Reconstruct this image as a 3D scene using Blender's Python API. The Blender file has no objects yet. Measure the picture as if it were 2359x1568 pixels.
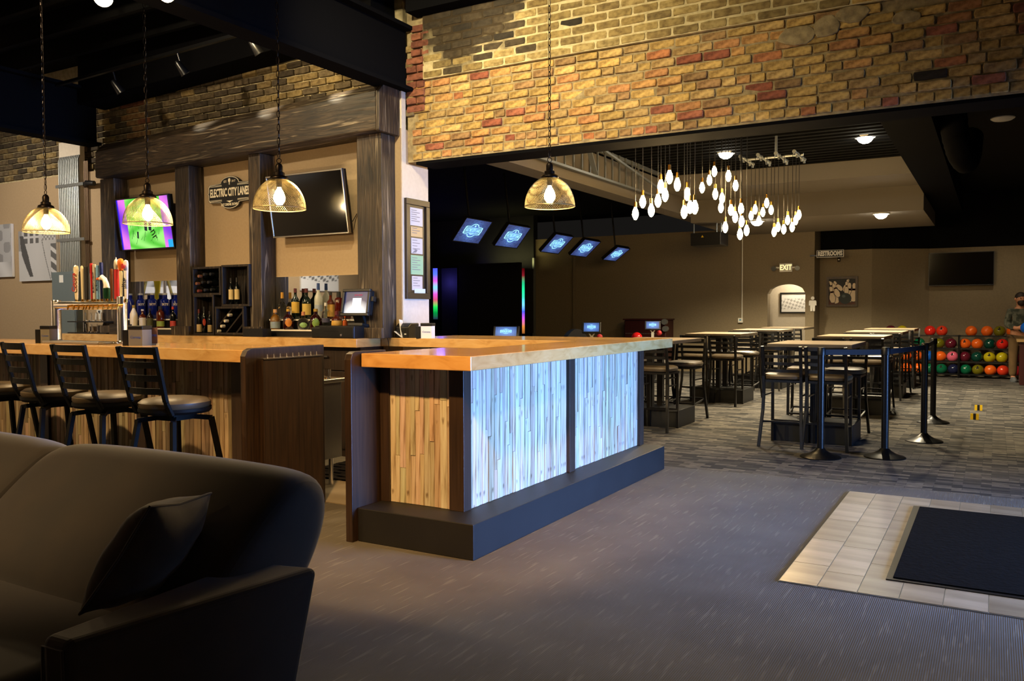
import bpy, bmesh, math, random
from mathutils import Vector, Matrix
PI = math.pi
rnd = random.Random(7)
S = bpy.context.scene
COL = S.collection

# ------------------------------------------------------------------ camera
F_PX, PITCH, ROLL, YAW, H = 1926.6, .0355, -.0036, .5231, 1.34
CX, CY = 1179.5, 784.0
_f0 = Vector((-math.sin(YAW), math.cos(YAW), 0)); _r0 = Vector((math.cos(YAW), math.sin(YAW), 0)); _u0 = Vector((0, 0, 1))
FW = _f0*math.cos(PITCH) - _u0*math.sin(PITCH)
UP0 = _u0*math.cos(PITCH) + _f0*math.sin(PITCH)
RT = _r0*math.cos(ROLL) + UP0*math.sin(ROLL)
UP = UP0*math.cos(ROLL) - _r0*math.sin(ROLL)
EYE = Vector((0, 0, H))
cam_d = bpy.data.cameras.new('camera'); cam = bpy.data.objects.new('camera', cam_d); COL.objects.link(cam)
cam_d.sensor_width = 36; cam_d.sensor_fit = 'HORIZONTAL'; cam_d.lens = F_PX/2359*36
cam_d.clip_start = .05; cam_d.clip_end = 100
M3 = Matrix((RT, UP, -FW)).transposed()
cam.matrix_world = Matrix.Translation(EYE) @ M3.to_4x4()
S.camera = cam
S.view_settings.view_transform = 'Standard'; S.view_settings.look = 'None'
S.view_settings.gamma = 1; S.view_settings.use_curve_mapping = False
S.view_settings.exposure = 0.0

def _ray(x, y): return FW + RT*((x-CX)/F_PX) - UP*((y-CY)/F_PX)
def at_y(x, y, Y):                     # the point of a wall plane Y = const seen at a picture coordinate (survey of the place)
    d = _ray(x, y); return EYE + d*(Y/d.y)
def at_x(x, y, X):
    d = _ray(x, y); return EYE + d*(X/d.x)
def at_z(x, y, Z):
    d = _ray(x, y); return EYE + d*((Z-H)/d.z)

# ------------------------------------------------------------------ world and lights
w = bpy.data.worlds.new('world'); S.world = w; w.use_nodes = True
w.node_tree.nodes['Background'].inputs[0].default_value = (1, .9, .8, 1)
w.node_tree.nodes['Background'].inputs[1].default_value = .008

def lamp(name, kind, loc, energy, color, target=None, **kw):
    l = bpy.data.lights.new(name, kind); l.energy = energy; l.color = color
    for k, v in kw.items(): setattr(l, k, v)
    o = bpy.data.objects.new(name, l); COL.objects.link(o); o.location = loc
    if target is not None:
        o.rotation_euler = (Vector(target)-Vector(loc)).to_track_quat('-Z', 'Y').to_euler()
    return o
DAY = (.20, .42, 1.0); WARM = (1.0, .66, .30); NEUT = (1.0, .88, .70)
# daylight through the glazed entrance on the right hand side of the room
lamp('daylight_entrance', 'AREA', (5.4, 5.3, .95), 310, DAY, (-2.6, 5.25, -.6), shape='RECTANGLE', size=2.4, size_y=1.7, spread=1.05)
lamp('entrance_lamp', 'SPOT', (-.7, 4.7, 4.05), 330, (1.0, .82, .62), (-.7, 4.6, 0), spot_size=1.5, spot_blend=.9, shadow_soft_size=.1)
lamp('daylight_shopfront', 'AREA', (2.5, -4.5, 1.5), 10, (.55, .72, 1.0), (-3, 4, .6), shape='RECTANGLE', size=5, size_y=2)
# track heads grazing the brick
for i, (x, e, zt) in enumerate(((-3.75, 500, 3.2), (-2.5, 170, 3.0))):
    lamp('track_spot_brick', 'SPOT', (x, 3.9, 4.1), e, (1.0, .83, .50), (x-.1, 6.3, zt), spot_size=1.7, spot_blend=1.0, shadow_soft_size=.06)
lamp('track_spot_brick', 'SPOT', (-3.7, 5.2, 4.05), 40, (1.0, .84, .55), (-3.75, 6.3, 3.75), spot_size=.8, spot_blend=1.0, shadow_soft_size=.05)
for (px, py), (tx, ty), e in zip(((272, 203), (420, 160), (590, 112)), ((462, 276), (613, 246), (778, 212)), (150, 190, 210)):
    p = at_y(px, py, 5.45); q = at_y(tx, ty, 5.95)
    lamp('track_spot_beam', 'SPOT', (p.x+.10, 5.5, p.z-.08), e, (1.0, .86, .60), q, spot_size=.36, spot_blend=1.0, shadow_soft_size=.03)
lamp('track_wash', 'SPOT', (-5.6, 5.0, 3.9), 80, (1.0, .78, .42), (-5.5, 6.3, 3.55), spot_size=1.9, spot_blend=1.0, shadow_soft_size=.05)
lamp('added_beam_wash', 'SPOT', (-6.6, 3.0, 3.9), 250, (1.0, .80, .52), (-6.6, 5.9, 3.0), spot_size=1.5, spot_blend=1.0, shadow_soft_size=.06)  # added fill to brighten the timber beam front, no fitting behind it
lamp('added_left_wall_light', 'SPOT', (-9.3, .8, 3.9), 2400, (1.0, .86, .66), (-12.5, 1.0, 1.5), spot_size=2.0, spot_blend=.9, shadow_soft_size=.1)  # added so the unseen left wall looks bright in the mirrors
lamp('sofa_lamp', 'SPOT', (-4.6, -.6, 3.6), 430, (1.0, .68, .34), (-3.3, 1.9, .7), spot_size=.55, spot_blend=1.0, shadow_soft_size=.1)
# downlights of the dining room
DOWN = [at_z(1672, 352, 3.58), at_z(1993, 315, 3.58), at_z(2030, 492, 2.91), at_z(1744, 509, 2.91)]
for p, e in zip(DOWN, (720, 560, 900, 900)):
    lamp('downlight', 'SPOT', (p.x, p.y, p.z-.10), e, (1.0, .84, .56), (p.x, p.y, 0), spot_size=2.5, spot_blend=.6, shadow_soft_size=.09)
lamp('added_rack_light', 'SPOT', (.2, 16.4, 3.5), 75, (1.0, .84, .6), (.1, 18.8, .6), spot_size=1.3, spot_blend=.8, shadow_soft_size=.1)  # added spot to brighten the balls, no visible source there
# warm room lamps above and behind the sofa
lamp('room_lamp', 'SPOT', (-4.6, 2.4, 3.8), 260, WARM, (-5.2, 4.6, .6), spot_size=1.5, spot_blend=.8, shadow_soft_size=.12)
lamp('room_lamp', 'SPOT', (-9.6, 3.2, 3.7), 430, (1.0, .88, .72), (-10.4, 6.2, 1.6), spot_size=1.5, spot_blend=.8, shadow_soft_size=.12)
lamp('room_lamp', 'SPOT', (-1.6, .9, 3.9), 1350, (1.0, .53, .17), (-2.95, 4.0, .6), spot_size=.7, spot_blend=.7, shadow_soft_size=.08)
lamp('room_lamp', 'SPOT', (-6.4, 1.2, 3.9), 700, (1.0, .66, .30), (-6.2, 3.9, 1.0), spot_size=1.3, spot_blend=.8, shadow_soft_size=.08)
lamp('jamb_lamp', 'SPOT', (-2.9, 5.0, 3.9), 42, (1.0, .80, .58), (-4.75, 6.4, 1.9), spot_size=.6, spot_blend=.8, shadow_soft_size=.05)
lamp('restroom_lamp', 'POINT', tuple(at_y(1830, 640, 18.25)), 26, (1.0, .86, .62), shadow_soft_size=.1)

# ------------------------------------------------------------------ materials
def lin(h):
    h = h.lstrip('#'); v = [int(h[i:i+2], 16)/255 for i in (0, 2, 4)]
    return tuple((c/12.92 if c <= .04045 else ((c+.055)/1.055)**2.4) for c in v) + (1,)
def mat(name, color=(.5, .5, .5, 1), rough=.5, metal=0, **kw):
    m = bpy.data.materials.new(name); m.use_nodes = True
    b = m.node_tree.nodes['Principled BSDF']
    if isinstance(color, str): color = lin(color)
    b.inputs['Base Color'].default_value = color
    b.inputs['Roughness'].default_value = rough; b.inputs['Metallic'].default_value = metal
    for k, v in kw.items(): b.inputs[k].default_value = v
    return m
def nd(m, t, **kw):
    n = m.node_tree.nodes.new(t)
    for k, v in kw.items():
        if hasattr(n, k): setattr(n, k, v)
        else: n.inputs[k].default_value = v
    return n
def ln(m, a, b): m.node_tree.links.new(a, b)
def bsdf(m): return m.node_tree.nodes['Principled BSDF']
def coords(m, scale=(1, 1, 1), kind='Object'):
    tc = nd(m, 'ShaderNodeTexCoord'); mp = nd(m, 'ShaderNodeMapping')
    mp.inputs['Scale'].default_value = scale; ln(m, tc.outputs[kind], mp.inputs['Vector']); return mp.outputs[0]
def ramp(m, fac, stops):
    r = nd(m, 'ShaderNodeValToRGB'); e = r.color_ramp.elements
    while len(e) < len(stops): e.new(.5)
    for x, (p, c) in zip(e, stops): x.position = p; x.color = lin(c) if isinstance(c, str) else c
    ln(m, fac, r.inputs[0]); return r.outputs[0]
def bump(m, h, strength=.3, dist=.01):
    b = nd(m, 'ShaderNodeBump', Strength=strength, Distance=dist); ln(m, h, b.inputs['Height']); ln(m, b.outputs[0], bsdf(m).inputs['Normal'])
def mul(m, a, b, blend='MULTIPLY', fac=1.0):
    n = nd(m, 'ShaderNodeMix', data_type='RGBA', blend_type=blend)
    n.inputs[0].default_value = fac; ln(m, a, n.inputs[6]); ln(m, b, n.inputs[7]); return n.outputs[2]
def noisy(name, c0, c1, scale=(6, 6, 6), rough=.6, detail=4, bs=.2, bd=.004, metal=0, lo=.35, hi=.65, kind='Object', **kw):
    m = mat(name, c0, rough, metal, **kw)
    n = nd(m, 'ShaderNodeTexNoise', Scale=1.0, Detail=detail); ln(m, coords(m, scale, kind), n.inputs['Vector'])
    ln(m, ramp(m, n.outputs[0], [(lo, c0), (hi, c1)]), bsdf(m).inputs['Base Color'])
    if bs: bump(m, n.outputs[0], bs, bd)
    return m
def emit(name, color, strength, cam_color=None):
    m = mat(name, (0, 0, 0, 1), .6)
    b = bsdf(m); b.inputs['Emission Color'].default_value = lin(color) if isinstance(color, str) else color
    b.inputs['Emission Strength'].default_value = strength; return m
def objcol(name, rough=.8, scale=(14, 14, 14), lo='#8a8a8a', hi='#ffffff', bs=.5, bd=.006, attr=None):
    m = mat(name, (.5, .5, .5, 1), rough)
    if attr:
        oi = nd(m, 'ShaderNodeAttribute'); oi.attribute_name = attr; src = oi.outputs['Color']
    else:
        oi = nd(m, 'ShaderNodeObjectInfo'); src = oi.outputs['Color']
    n = nd(m, 'ShaderNodeTexNoise', Scale=1.0, Detail=6); ln(m, coords(m, scale, 'Object'), n.inputs['Vector'])
    r = ramp(m, n.outputs[0], [(.32, lo), (.62, hi)])
    ln(m, mul(m, src, r), bsdf(m).inputs['Base Color'])
    if bs: bump(m, n.outputs[0], bs, bd)
    return m

M = {}
M['brick'] = objcol('brick', .9, (20, 20, 30), '#9a9082', '#ffffff', .7, .010)
M['brick_far'] = objcol('brick_small', .9, (18, 18, 26), '#b4ac9c', '#ffffff', .35, .006, attr='Col')
M['mortar'] = noisy('mortar', '#7d6e52', '#a4936e', (20, 20, 20), .95, 6, .8, .012)
M['mortar_pale'] = noisy('pale_mortar', '#a89a74', '#c4b58c', (20, 20, 20), .95, 6, .5, .008)
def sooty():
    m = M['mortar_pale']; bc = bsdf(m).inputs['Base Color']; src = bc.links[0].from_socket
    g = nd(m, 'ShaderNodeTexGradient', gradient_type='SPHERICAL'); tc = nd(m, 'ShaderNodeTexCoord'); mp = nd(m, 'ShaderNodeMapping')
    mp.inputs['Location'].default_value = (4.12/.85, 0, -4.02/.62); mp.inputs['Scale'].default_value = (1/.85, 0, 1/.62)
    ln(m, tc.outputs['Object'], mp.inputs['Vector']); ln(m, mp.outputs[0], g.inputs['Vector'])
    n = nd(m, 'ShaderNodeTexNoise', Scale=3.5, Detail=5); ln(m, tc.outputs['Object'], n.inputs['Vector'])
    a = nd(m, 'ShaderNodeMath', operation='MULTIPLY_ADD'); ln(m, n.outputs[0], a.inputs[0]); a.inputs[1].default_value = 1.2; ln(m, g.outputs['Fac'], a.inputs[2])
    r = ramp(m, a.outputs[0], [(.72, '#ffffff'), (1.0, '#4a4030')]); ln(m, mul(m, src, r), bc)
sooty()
M['stool_metal'] = mat('matt_black_stool_metal', '#0a0a0a', .62, **{'Specular IOR Level': .2})
M['tan'] = noisy('tan_paint', '#a08969', '#a58e6e', (40, 40, 40), .75, 3, .15, .002)
M['olive'] = noisy('olive_tan_paint', '#7a6c54', '#807259', (30, 30, 30), .8, 3, .15, .002)
M['white_paint'] = noisy('cream_paint', '#c9bfae', '#cfc5b4', (30, 30, 30), .7, 3, .1, .002)
M['black_paint'] = noisy('black_ceiling_paint', '#060606', '#090909', (5, 5, 5), .85, 3, .1, .002, **{'Specular IOR Level': .1})
M['charcoal'] = mat('charcoal_steel', '#0e0e10', .9, **{'Specular IOR Level': .02})
M['dark_wall'] = noisy('dark_wall_paint', '#0c0c0e', '#121214', (6, 6, 6), .7)
M['greige'] = mat('greige_soffit', '#6f675a', .8)
M['gap'] = mat('black_gap', '#060606', .9)
def timber(name, ax, dark='#20180f', mid='#4c3d2c', pale='#94866f'):
    m = mat(name, dark, .55)
    sc = [26, 26, 26]; sc[ax] = 1.6
    n = nd(m, 'ShaderNodeTexNoise', Scale=1.0, Detail=7, Distortion=.9); ln(m, coords(m, sc), n.inputs['Vector'])
    c = ramp(m, n.outputs[0], [(.36, dark), (.47, mid), (.54, dark), (.60, mid), (.68, pale)])
    n2 = nd(m, 'ShaderNodeTexNoise', Scale=1.5, Detail=2); ln(m, coords(m, (1, 1, 1)), n2.inputs['Vector'])
    c2 = ramp(m, n2.outputs[0], [(.35, '#9a9a9a'), (.65, '#ffffff')])
    ln(m, mul(m, c, c2), bsdf(m).inputs['Base Color']); bump(m, n.outputs[0], .6, .012); return m
M['timber_x'] = timber('weathered_timber_horizontal', 0); M['timber_z'] = timber('weathered_timber_vertical', 2)
M['crate'] = timber('crate_wood', 2, '#150f0a', '#2d2116', '#4a3a28')
def lam(name, ax, a, b, rough=.42):
    m = mat(name, a, rough); sc = [60, 60, 60]; sc[ax] = 2.5
    n = nd(m, 'ShaderNodeTexNoise', Scale=1.0, Detail=5); ln(m, coords(m, sc), n.inputs['Vector'])
    ln(m, ramp(m, n.outputs[0], [(.3, a), (.7, b)]), bsdf(m).inputs['Base Color']); bump(m, n.outputs[0], .15, .002); return m
M['laminate'] = lam('dark_oak_laminate', 2, '#1e150f', '#37281c')
M['trim'] = lam('dark_trim_board', 2, '#2b211b', '#3d3028')
M['plinth'] = noisy('black_plinth_board', '#121213', '#171718', (4, 4, 4), .55)
def plank():
    m = mat('reclaimed_plank', (.5, .5, .5, 1), .62)
    oi = nd(m, 'ShaderNodeObjectInfo')
    n = nd(m, 'ShaderNodeTexNoise', Scale=1.0, Detail=6, Distortion=.6); ln(m, coords(m, (70, 70, 3.2)), n.inputs['Vector'])
    r = ramp(m, n.outputs[0], [(.30, '#a08c76'), (.44, '#e8e0d4'), (.7, '#ffffff')])
    n2 = nd(m, 'ShaderNodeTexNoise', Scale=1.0, Detail=2); ln(m, coords(m, (18, 18, 7)), n2.inputs['Vector'])
    r2 = ramp(m, n2.outputs[0], [(.24, '#94806a'), (.33, '#ffffff')])
    ln(m, mul(m, mul(m, oi.outputs['Color'], r), r2), bsdf(m).inputs['Base Color']); bump(m, n.outputs[0], .3, .003); return m
M['plank'] = plank()
def maple():
    m = mat('maple_counter', '#c99a5a', .22)
    n = nd(m, 'ShaderNodeTexNoise', Scale=1.0, Detail=5, Distortion=1.2); ln(m, coords(m, (5, 5, 14)), n.inputs['Vector'])
    ln(m, ramp(m, n.outputs[0], [(.25, '#b98a4e'), (.5, '#d2a668'), (.75, '#dcb47a')]), bsdf(m).inputs['Base Color'])
    bsdf(m).inputs['Coat Weight'].default_value = .35; bsdf(m).inputs['Coat Roughness'].default_value = .08; return m
M['maple'] = maple()
M['steel'] = mat('brushed_steel', '#b9b7b2', .28, 1.0)
M['chrome'] = mat('chrome', '#e6e6ea', .22, 1.0)
M['brass'] = mat('brass', '#b98a3c', .3, 1.0)
M['black_metal'] = mat('black_powder_coat', '#0b0b0c', .32)
M['black_plastic'] = mat('black_plastic', '#0e0e10', .4)
M['black_gloss'] = mat('black_gloss_screen', '#050506', .09)
M['vinyl'] = noisy('worn_vinyl', '#4b4030', '#574a37', (8, 8, 8), .42, 3, .08, .002)
M['glass'] = mat('clear_glass', '#ffffff', .02, **{'Transmission Weight': 1.0, 'IOR': 1.45})
M['mirror'] = mat('mirror_glass', '#d8d8d4', .02, 1.0)
M['white'] = mat('white_plastic', '#d9d6cc', .45)
M['acrylic'] = mat('smoky_acrylic', '#77736a', .3)
M['paper'] = mat('white_paper', '#e4e2dc', .8)
M['grey_box'] = mat('grey_enamel', '#5f6a6b', .5)
M['galv'] = mat('galvanised_conduit', '#8d9190', .42, .7)
M['bronze'] = mat('oiled_bronze', '#1c140d', .35, .8)
M['gold_wire'] = mat('antique_gold_wire', '#cdbf92', .40, 1.0)
def attrmat(name, rough=.7, strength=0):
    m = mat(name, (0, 0, 0, 1), rough); a = nd(m, 'ShaderNodeAttribute'); a.attribute_name = 'Col'
    if strength:
        ln(m, a.outputs['Color'], bsdf(m).inputs['Emission Color']); bsdf(m).inputs['Emission Strength'].default_value = strength
    else: ln(m, a.outputs['Color'], bsdf(m).inputs['Base Color'])
    return m
M['print'] = attrmat('printed_surface', .6); M['screen'] = attrmat('lit_screen', .3, 1.0)
M['bulb'] = emit('glowing_bulb', (1.0, .68, .30, 1), 130)
M['bulb_hot'] = emit('glowing_filament_bulb', (1.0, .70, .32, 1), 38)
M['led'] = emit('downlight_lens', (1.0, .92, .75, 1), 60)
M['suede'] = noisy('brown_suede', '#2e2417', '#3d301f', (3.5, 3.5, 3.5), .78, 5, .1, .003, **{'Sheen Weight': .35, 'Sheen Roughness': .5})
M['suede2'] = noisy('taupe_cushion_cloth', '#3a2f20', '#453826', (7, 7, 7), .85, 4, .15, .003, **{'Sheen Weight': .3})
def carpet_near():
    m = mat('ribbed_grey_carpet', '#3a3a40', .95)
    v = coords(m, (55, 4.6, 1)); n = nd(m, 'ShaderNodeTexNoise', Scale=1.0, Detail=1.5); ln(m, v, n.inputs['Vector'])
    n2 = nd(m, 'ShaderNodeTexNoise', Scale=2.2, Detail=3); ln(m, coords(m, (1, 1, 1)), n2.inputs['Vector'])
    wv = nd(m, 'ShaderNodeTexWave', Scale=38.0, Distortion=0.4); ln(m, coords(m, (1, .0, 0)), wv.inputs['Vector'])
    base = ramp(m, n2.outputs[0], [(.3, '#4a4845'), (.7, '#575551')])
    d = ramp(m, n.outputs[0], [(.60, '#000000'), (.70, '#3c3a35')])
    c = mul(m, base, d, 'ADD'); ln(m, c, bsdf(m).inputs['Base Color'])
    bump(m, wv.outputs['Fac'], .35, .004); return m
M['carpet'] = carpet_near()
def carpet_far():
    m = mat('patterned_carpet_tile', '#3a3a40', .95)
    b = nd(m, 'ShaderNodeTexBrick', Scale=1.0); b.offset = .37; b.offset_frequency = 2; b.squash = 1.0
    b.inputs['Color1'].default_value = lin('#0f0e10'); b.inputs['Color2'].default_value = lin('#827b70'); b.inputs['Mortar'].default_value = lin('#302f31')
    b.inputs['Mortar Size'].default_value = .002; b.inputs['Brick Width'].default_value = .19; b.inputs['Row Height'].default_value = .062; b.inputs['Bias'].default_value = -.1
    ln(m, coords(m, (1, 1, 1)), b.inputs['Vector'])
    n = nd(m, 'ShaderNodeTexNoise', Scale=1.0, Detail=3); ln(m, coords(m, (14, 60, 1)), n.inputs['Vector'])
    r = ramp(m, n.outputs[0], [(.3, '#8c8c8c'), (.7, '#ffffff')])
    ln(m, mul(m, b.outputs['Color'], r), bsdf(m).inputs['Base Color']); bump(m, n.outputs[0], .3, .004); return m
M['carpet_far'] = carpet_far()
M['tile'] = noisy('beige_stone_tile', '#a89a84', '#c0b39c', (1.2, 5, 1), .32, 5, .05, .001)
M['grout'] = mat('grout', '#8f9698', .85)
M['mat'] = noisy('black_entrance_mat_pile', '#09090a', '#0f0f10', (40, 40, 40), 1.0, 3, .6, .006, **{'Specular IOR Level': .05})
M['concrete'] = noisy('concrete_floor', '#7d776a', '#918a7c', (3, 3, 3), .7)

# ------------------------------------------------------------------ mesh builder
ORG = {}
class MB:
    def __init__(s): s.v = []; s.f = []; s.m = []; s.c = []
    def add(s, vs, fs, m=0, c=(1, 1, 1, 1)):
        o = len(s.v); s.v += [tuple(v) for v in vs]
        for f in fs: s.f.append([i+o for i in f]); s.m.append(m); s.c.append(c)
        return s
    def box(s, x0, x1, y0, y1, z0, z1, m=0, c=(1, 1, 1, 1)):
        vs = [(x, y, z) for z in (z0, z1) for y in (y0, y1) for x in (x0, x1)]
        return s.add(vs, [(0, 2, 3, 1), (4, 5, 7, 6), (0, 1, 5, 4), (2, 6, 7, 3), (0, 4, 6, 2), (1, 3, 7, 5)], m, c)
    def bar(s, p, q, w, h, up=(0, 0, 1), m=0, w2=None, h2=None):
        p = Vector(p); q = Vector(q); d = (q-p).normalized(); u = Vector(up); r = d.cross(u)
        if r.length < 1e-4: r = d.cross(Vector((0, 1, 0)))
        r.normalize(); u = r.cross(d).normalized(); w2 = w2 or w; h2 = h2 or h; vs = []
        for (c, a, b) in ((p, w, h), (q, w2, h2)):
            vs += [c+r*(sx*a/2)+u*(sy*b/2) for sx, sy in ((-1, -1), (1, -1), (1, 1), (-1, 1))]
        return s.add(vs, [(3, 2, 1, 0), (4, 5, 6, 7), (0, 1, 5, 4), (1, 2, 6, 5), (2, 3, 7, 6), (3, 0, 4, 7)], m)
    def cyl(s, p, q, r, r2=None, n=12, m=0, caps=True, c=(1, 1, 1, 1)):
        p = Vector(p); q = Vector(q); d = (q-p).normalized(); a = d.orthogonal().normalized(); b = d.cross(a); r2 = r if r2 is None else r2
        vs = [p+(a*math.cos(2*PI*i/n)+b*math.sin(2*PI*i/n))*r for i in range(n)] + [q+(a*math.cos(2*PI*i/n)+b*math.sin(2*PI*i/n))*r2 for i in range(n)]
        fs = [(i, (i+1) % n, n+(i+1) % n, n+i) for i in range(n)]
        if caps: fs += [tuple(range(n-1, -1, -1)), tuple(range(n, 2*n))]
        return s.add(vs, fs, m, c)
    def lathe(s, prof, n=16, o=(0, 0, 0), m=0, c=(1, 1, 1, 1), axis=None, sx=1, sy=1):
        o = Vector(o); vs = []; fs = []
        if axis is None: X, Y, Z = Vector((1, 0, 0)), Vector((0, 1, 0)), Vector((0, 0, 1))
        else: Z = Vector(axis).normalized(); X = Z.orthogonal().normalized(); Y = Z.cross(X)
        k = len(prof)
        for (r, z) in prof:
            for i in range(n):
                a = 2*PI*i/n; vs.append(o + X*(r*math.cos(a)*sx) + Y*(r*math.sin(a)*sy) + Z*z)
        for j in range(k-1):
            for i in range(n): fs.append((j*n+i, j*n+(i+1) % n, (j+1)*n+(i+1) % n, (j+1)*n+i))
        if prof[0][0] > 1e-5: fs.append(tuple(range(n-1, -1, -1)))
        if prof[-1][0] > 1e-5: fs.append(tuple((k-1)*n+i for i in range(n)))
        return s.add(vs, fs, m, c)
    def ball(s, o, r, n=16, k=10, m=0, c=(1, 1, 1, 1), sz=1.0):
        return s.lathe([(max(r*math.sin(PI*j/k), 1e-4), -r*sz*math.cos(PI*j/k)) for j in range(k+1)], n, o, m, c)
    def tube(s, pts, r, n=8, m=0, rs=None):
        pts = [Vector(p) for p in pts]; vs = []; fs = []
        a = (pts[1]-pts[0]).orthogonal().normalized()
        for i, p in enumerate(pts):
            d = (pts[min(i+1, len(pts)-1)]-pts[max(i-1, 0)]).normalized()
            a = (a-d*a.dot(d)).normalized(); b = d.cross(a); rr = rs[i] if rs else r
            vs += [p+(a*math.cos(2*PI*j/n)+b*math.sin(2*PI*j/n))*rr for j in range(n)]
        for i in range(len(pts)-1):
            for j in range(n): fs.append((i*n+j, i*n+(j+1) % n, (i+1)*n+(j+1) % n, (i+1)*n+j))
        fs += [tuple(range(n-1, -1, -1)), tuple((len(pts)-1)*n+j for j in range(n))]
        return s.add(vs, fs, m)
    def poly(s, pts, m=0, c=(1, 1, 1, 1)): return s.add(pts, [tuple(range(len(pts)))], m, c)
    def prism(s, pts, off, m=0, c=(1, 1, 1, 1)):
        n = len(pts); off = Vector(off); vs = [Vector(p) for p in pts]; vs += [v+off for v in vs]
        return s.add(vs, [tuple(range(n-1, -1, -1)), tuple(range(n, 2*n))] + [(i, (i+1) % n, n+(i+1) % n, n+i) for i in range(n)], m, c)
    def mesh(s, name, mats, org=(0, 0, 0), smooth=False):
        me = bpy.data.meshes.new(name); o = Vector(org)
        me.from_pydata([Vector(v)-o for v in s.v], [], s.f)
        for mm in (mats if isinstance(mats, (list, tuple)) else [mats]): me.materials.append(M[mm] if isinstance(mm, str) else mm)
        me.polygons.foreach_set('material_index', s.m)
        if any(c != (1, 1, 1, 1) for c in s.c):
            a = me.attributes.new('Col', 'FLOAT_COLOR', 'FACE'); a.data.foreach_set('color', [x for c in s.c for x in c])
        if smooth:
            me.polygons.foreach_set('use_smooth', [True]*len(s.f))
            try: me.set_sharp_from_angle(angle=.7)
            except Exception: pass
        me.update(); return me
    def build(s, name, mats, parent=None, smooth=False, bevel=0, label=None, loc=None, seg=2):
        org = ORG.get(parent.name, (0, 0, 0)) if parent else (loc or (0, 0, 0))
        o = bpy.data.objects.new(name, s.mesh(name, mats, org, smooth)); COL.objects.link(o)
        if parent: o.parent = parent
        if parent and parent.name in ORG: ORG[o.name] = ORG[parent.name]
        if loc and not parent: o.location = loc; ORG[o.name] = Vector(loc)
        if bevel:
            b = o.modifiers.new('Bevel', 'BEVEL'); b.width = bevel; b.segments = seg; b.limit_method = 'ANGLE'; b.angle_limit = .6
        if label: o['label'] = label
        return o
def tag(o, label, cat, group=None):
    o['label'] = label; o['category'] = cat
    if group: o['group'] = group
    return o
def thing(name, label, cat, loc=(0, 0, 0), rz=0, group=None, world=True):
    o = bpy.data.objects.new(name, None); COL.objects.link(o); o.location = loc; o.rotation_euler = (0, 0, rz); o.empty_display_size = .1
    tag(o, label, cat, group)
    if world: ORG[o.name] = Vector(loc)
    return o
def struct(name, mb, mats, parent=None, **kw):
    o = mb.build(name, mats, parent, **kw)
    o['kind'] = 'structure'; return o
def piece(name, me, parent, loc=(0, 0, 0), rot=None, scale=None, color=None):
    o = bpy.data.objects.new(name, me); COL.objects.link(o); o.parent = parent; o.location = loc
    if rot: o.rotation_euler = rot
    if scale: o.scale = scale
    if color: o.color = color
    return o
def dup(root, loc, rz=0, label=None, group=None, scale=None):
    r = root.copy(); COL.objects.link(r); r.location = loc; r.rotation_euler = (0, 0, rz)
    if label: r['label'] = label
    if group: r['group'] = group
    if scale: r.scale = scale
    def rec(a, b):
        for ch in a.children:
            c = ch.copy(); COL.objects.link(c); c.parent = b; rec(ch, c)
    rec(root, r); return r
def text(name, s, size, loc, facing, m, parent, sx=1.0, ext=.002, shear=0, align='CENTER', bold=0, spin=0):
    cu = bpy.data.curves.new(name, 'FONT'); cu.body = s; cu.size = size; cu.extrude = ext; cu.align_x = align; cu.align_y = 'CENTER'; cu.shear = shear; cu.offset = bold; cu.resolution_u = 2
    t = bpy.data.objects.new(name, cu); COL.objects.link(t)
    bpy.context.view_layer.update()
    me = bpy.data.meshes.new_from_object(t.evaluated_get(bpy.context.evaluated_depsgraph_get()))
    bpy.data.objects.remove(t); bpy.data.curves.remove(cu)
    rz = {'-y': 0, '+x': PI/2}[facing] if isinstance(facing, str) else facing
    me.transform(Matrix.Rotation(rz, 4, 'Z') @ Matrix.Rotation(PI/2, 4, 'X') @ Matrix.Rotation(spin, 4, 'Z') @ Matrix.Diagonal((sx, 1, 1, 1)))
    me.materials.clear(); me.materials.append(M[m] if isinstance(m, str) else m)
    o = bpy.data.objects.new(name, me); COL.objects.link(o); o.parent = parent
    o.location = Vector(loc)-Vector(ORG.get(parent.name, (0, 0, 0))) if parent else loc
    return o
def grey(v): return (v, v, v, 1)

# ------------------------------------------------------------------ setting
YB, YW = 6.30, 6.20          # brick face, furred bar wall face
XJ = -4.75
struct('floor', MB().box(-14, 5.5, -6, 6.86, -.1, 0), 'carpet')
struct('floor.001', MB().box(-26, 6, 6.86, 19.6, -.1, 0), 'carpet_far')
struct('floor.002', MB().box(-9, -3.3, 4.4, 6.3, .0, .006), 'concrete')
def ceil_left():
    b = MB().box(-14, 5.5, -6, 6.6, 4.35, 4.45)
    return b
ce = struct('ceiling', ceil_left(), 'black_paint')
for i in range(14):
    y = -1.2+i*.52
    j = MB().box(-13.5, 5, y, y+.05, 4.12, 4.35).build('joist', 'black_paint', ce)
def ibeam(x0, x1, y0, y1, z0, z1, t=.035, axis='y'):
    b = MB(); xm = (x0+x1)/2; b.box(x0, x1, y0, y1, z0, z0+t); b.box(x0, x1, y0, y1, z1-t, z1); b.box(xm-.02, xm+.02, y0, y1, z0+t, z1-t); return b
struct('steel_beam', ibeam(-4.87, -4.665, -5, 6.29, 3.36, 3.95), 'charcoal')
struct('steel_beam', ibeam(-9.36, -9.14, -5, 6.19, 3.30, 3.95), 'charcoal')
struct('steel_beam', MB().box(-4.62, 3.2, 6.12, 6.3, 4.02, 4.35), 'charcoal')
struct('steel_beam', MB().prism([(-9.2, 5.95, 3.74), (-9.2, 6.29, 3.74), (-4.88, 6.29, 3.93), (-4.88, 5.95, 3.93)], (0, 0, .6)), 'charcoal')
struct('steel_beam', MB().box(-4.66, 3.2, 6.315, 6.62, 2.695, 2.72), 'charcoal')
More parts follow.
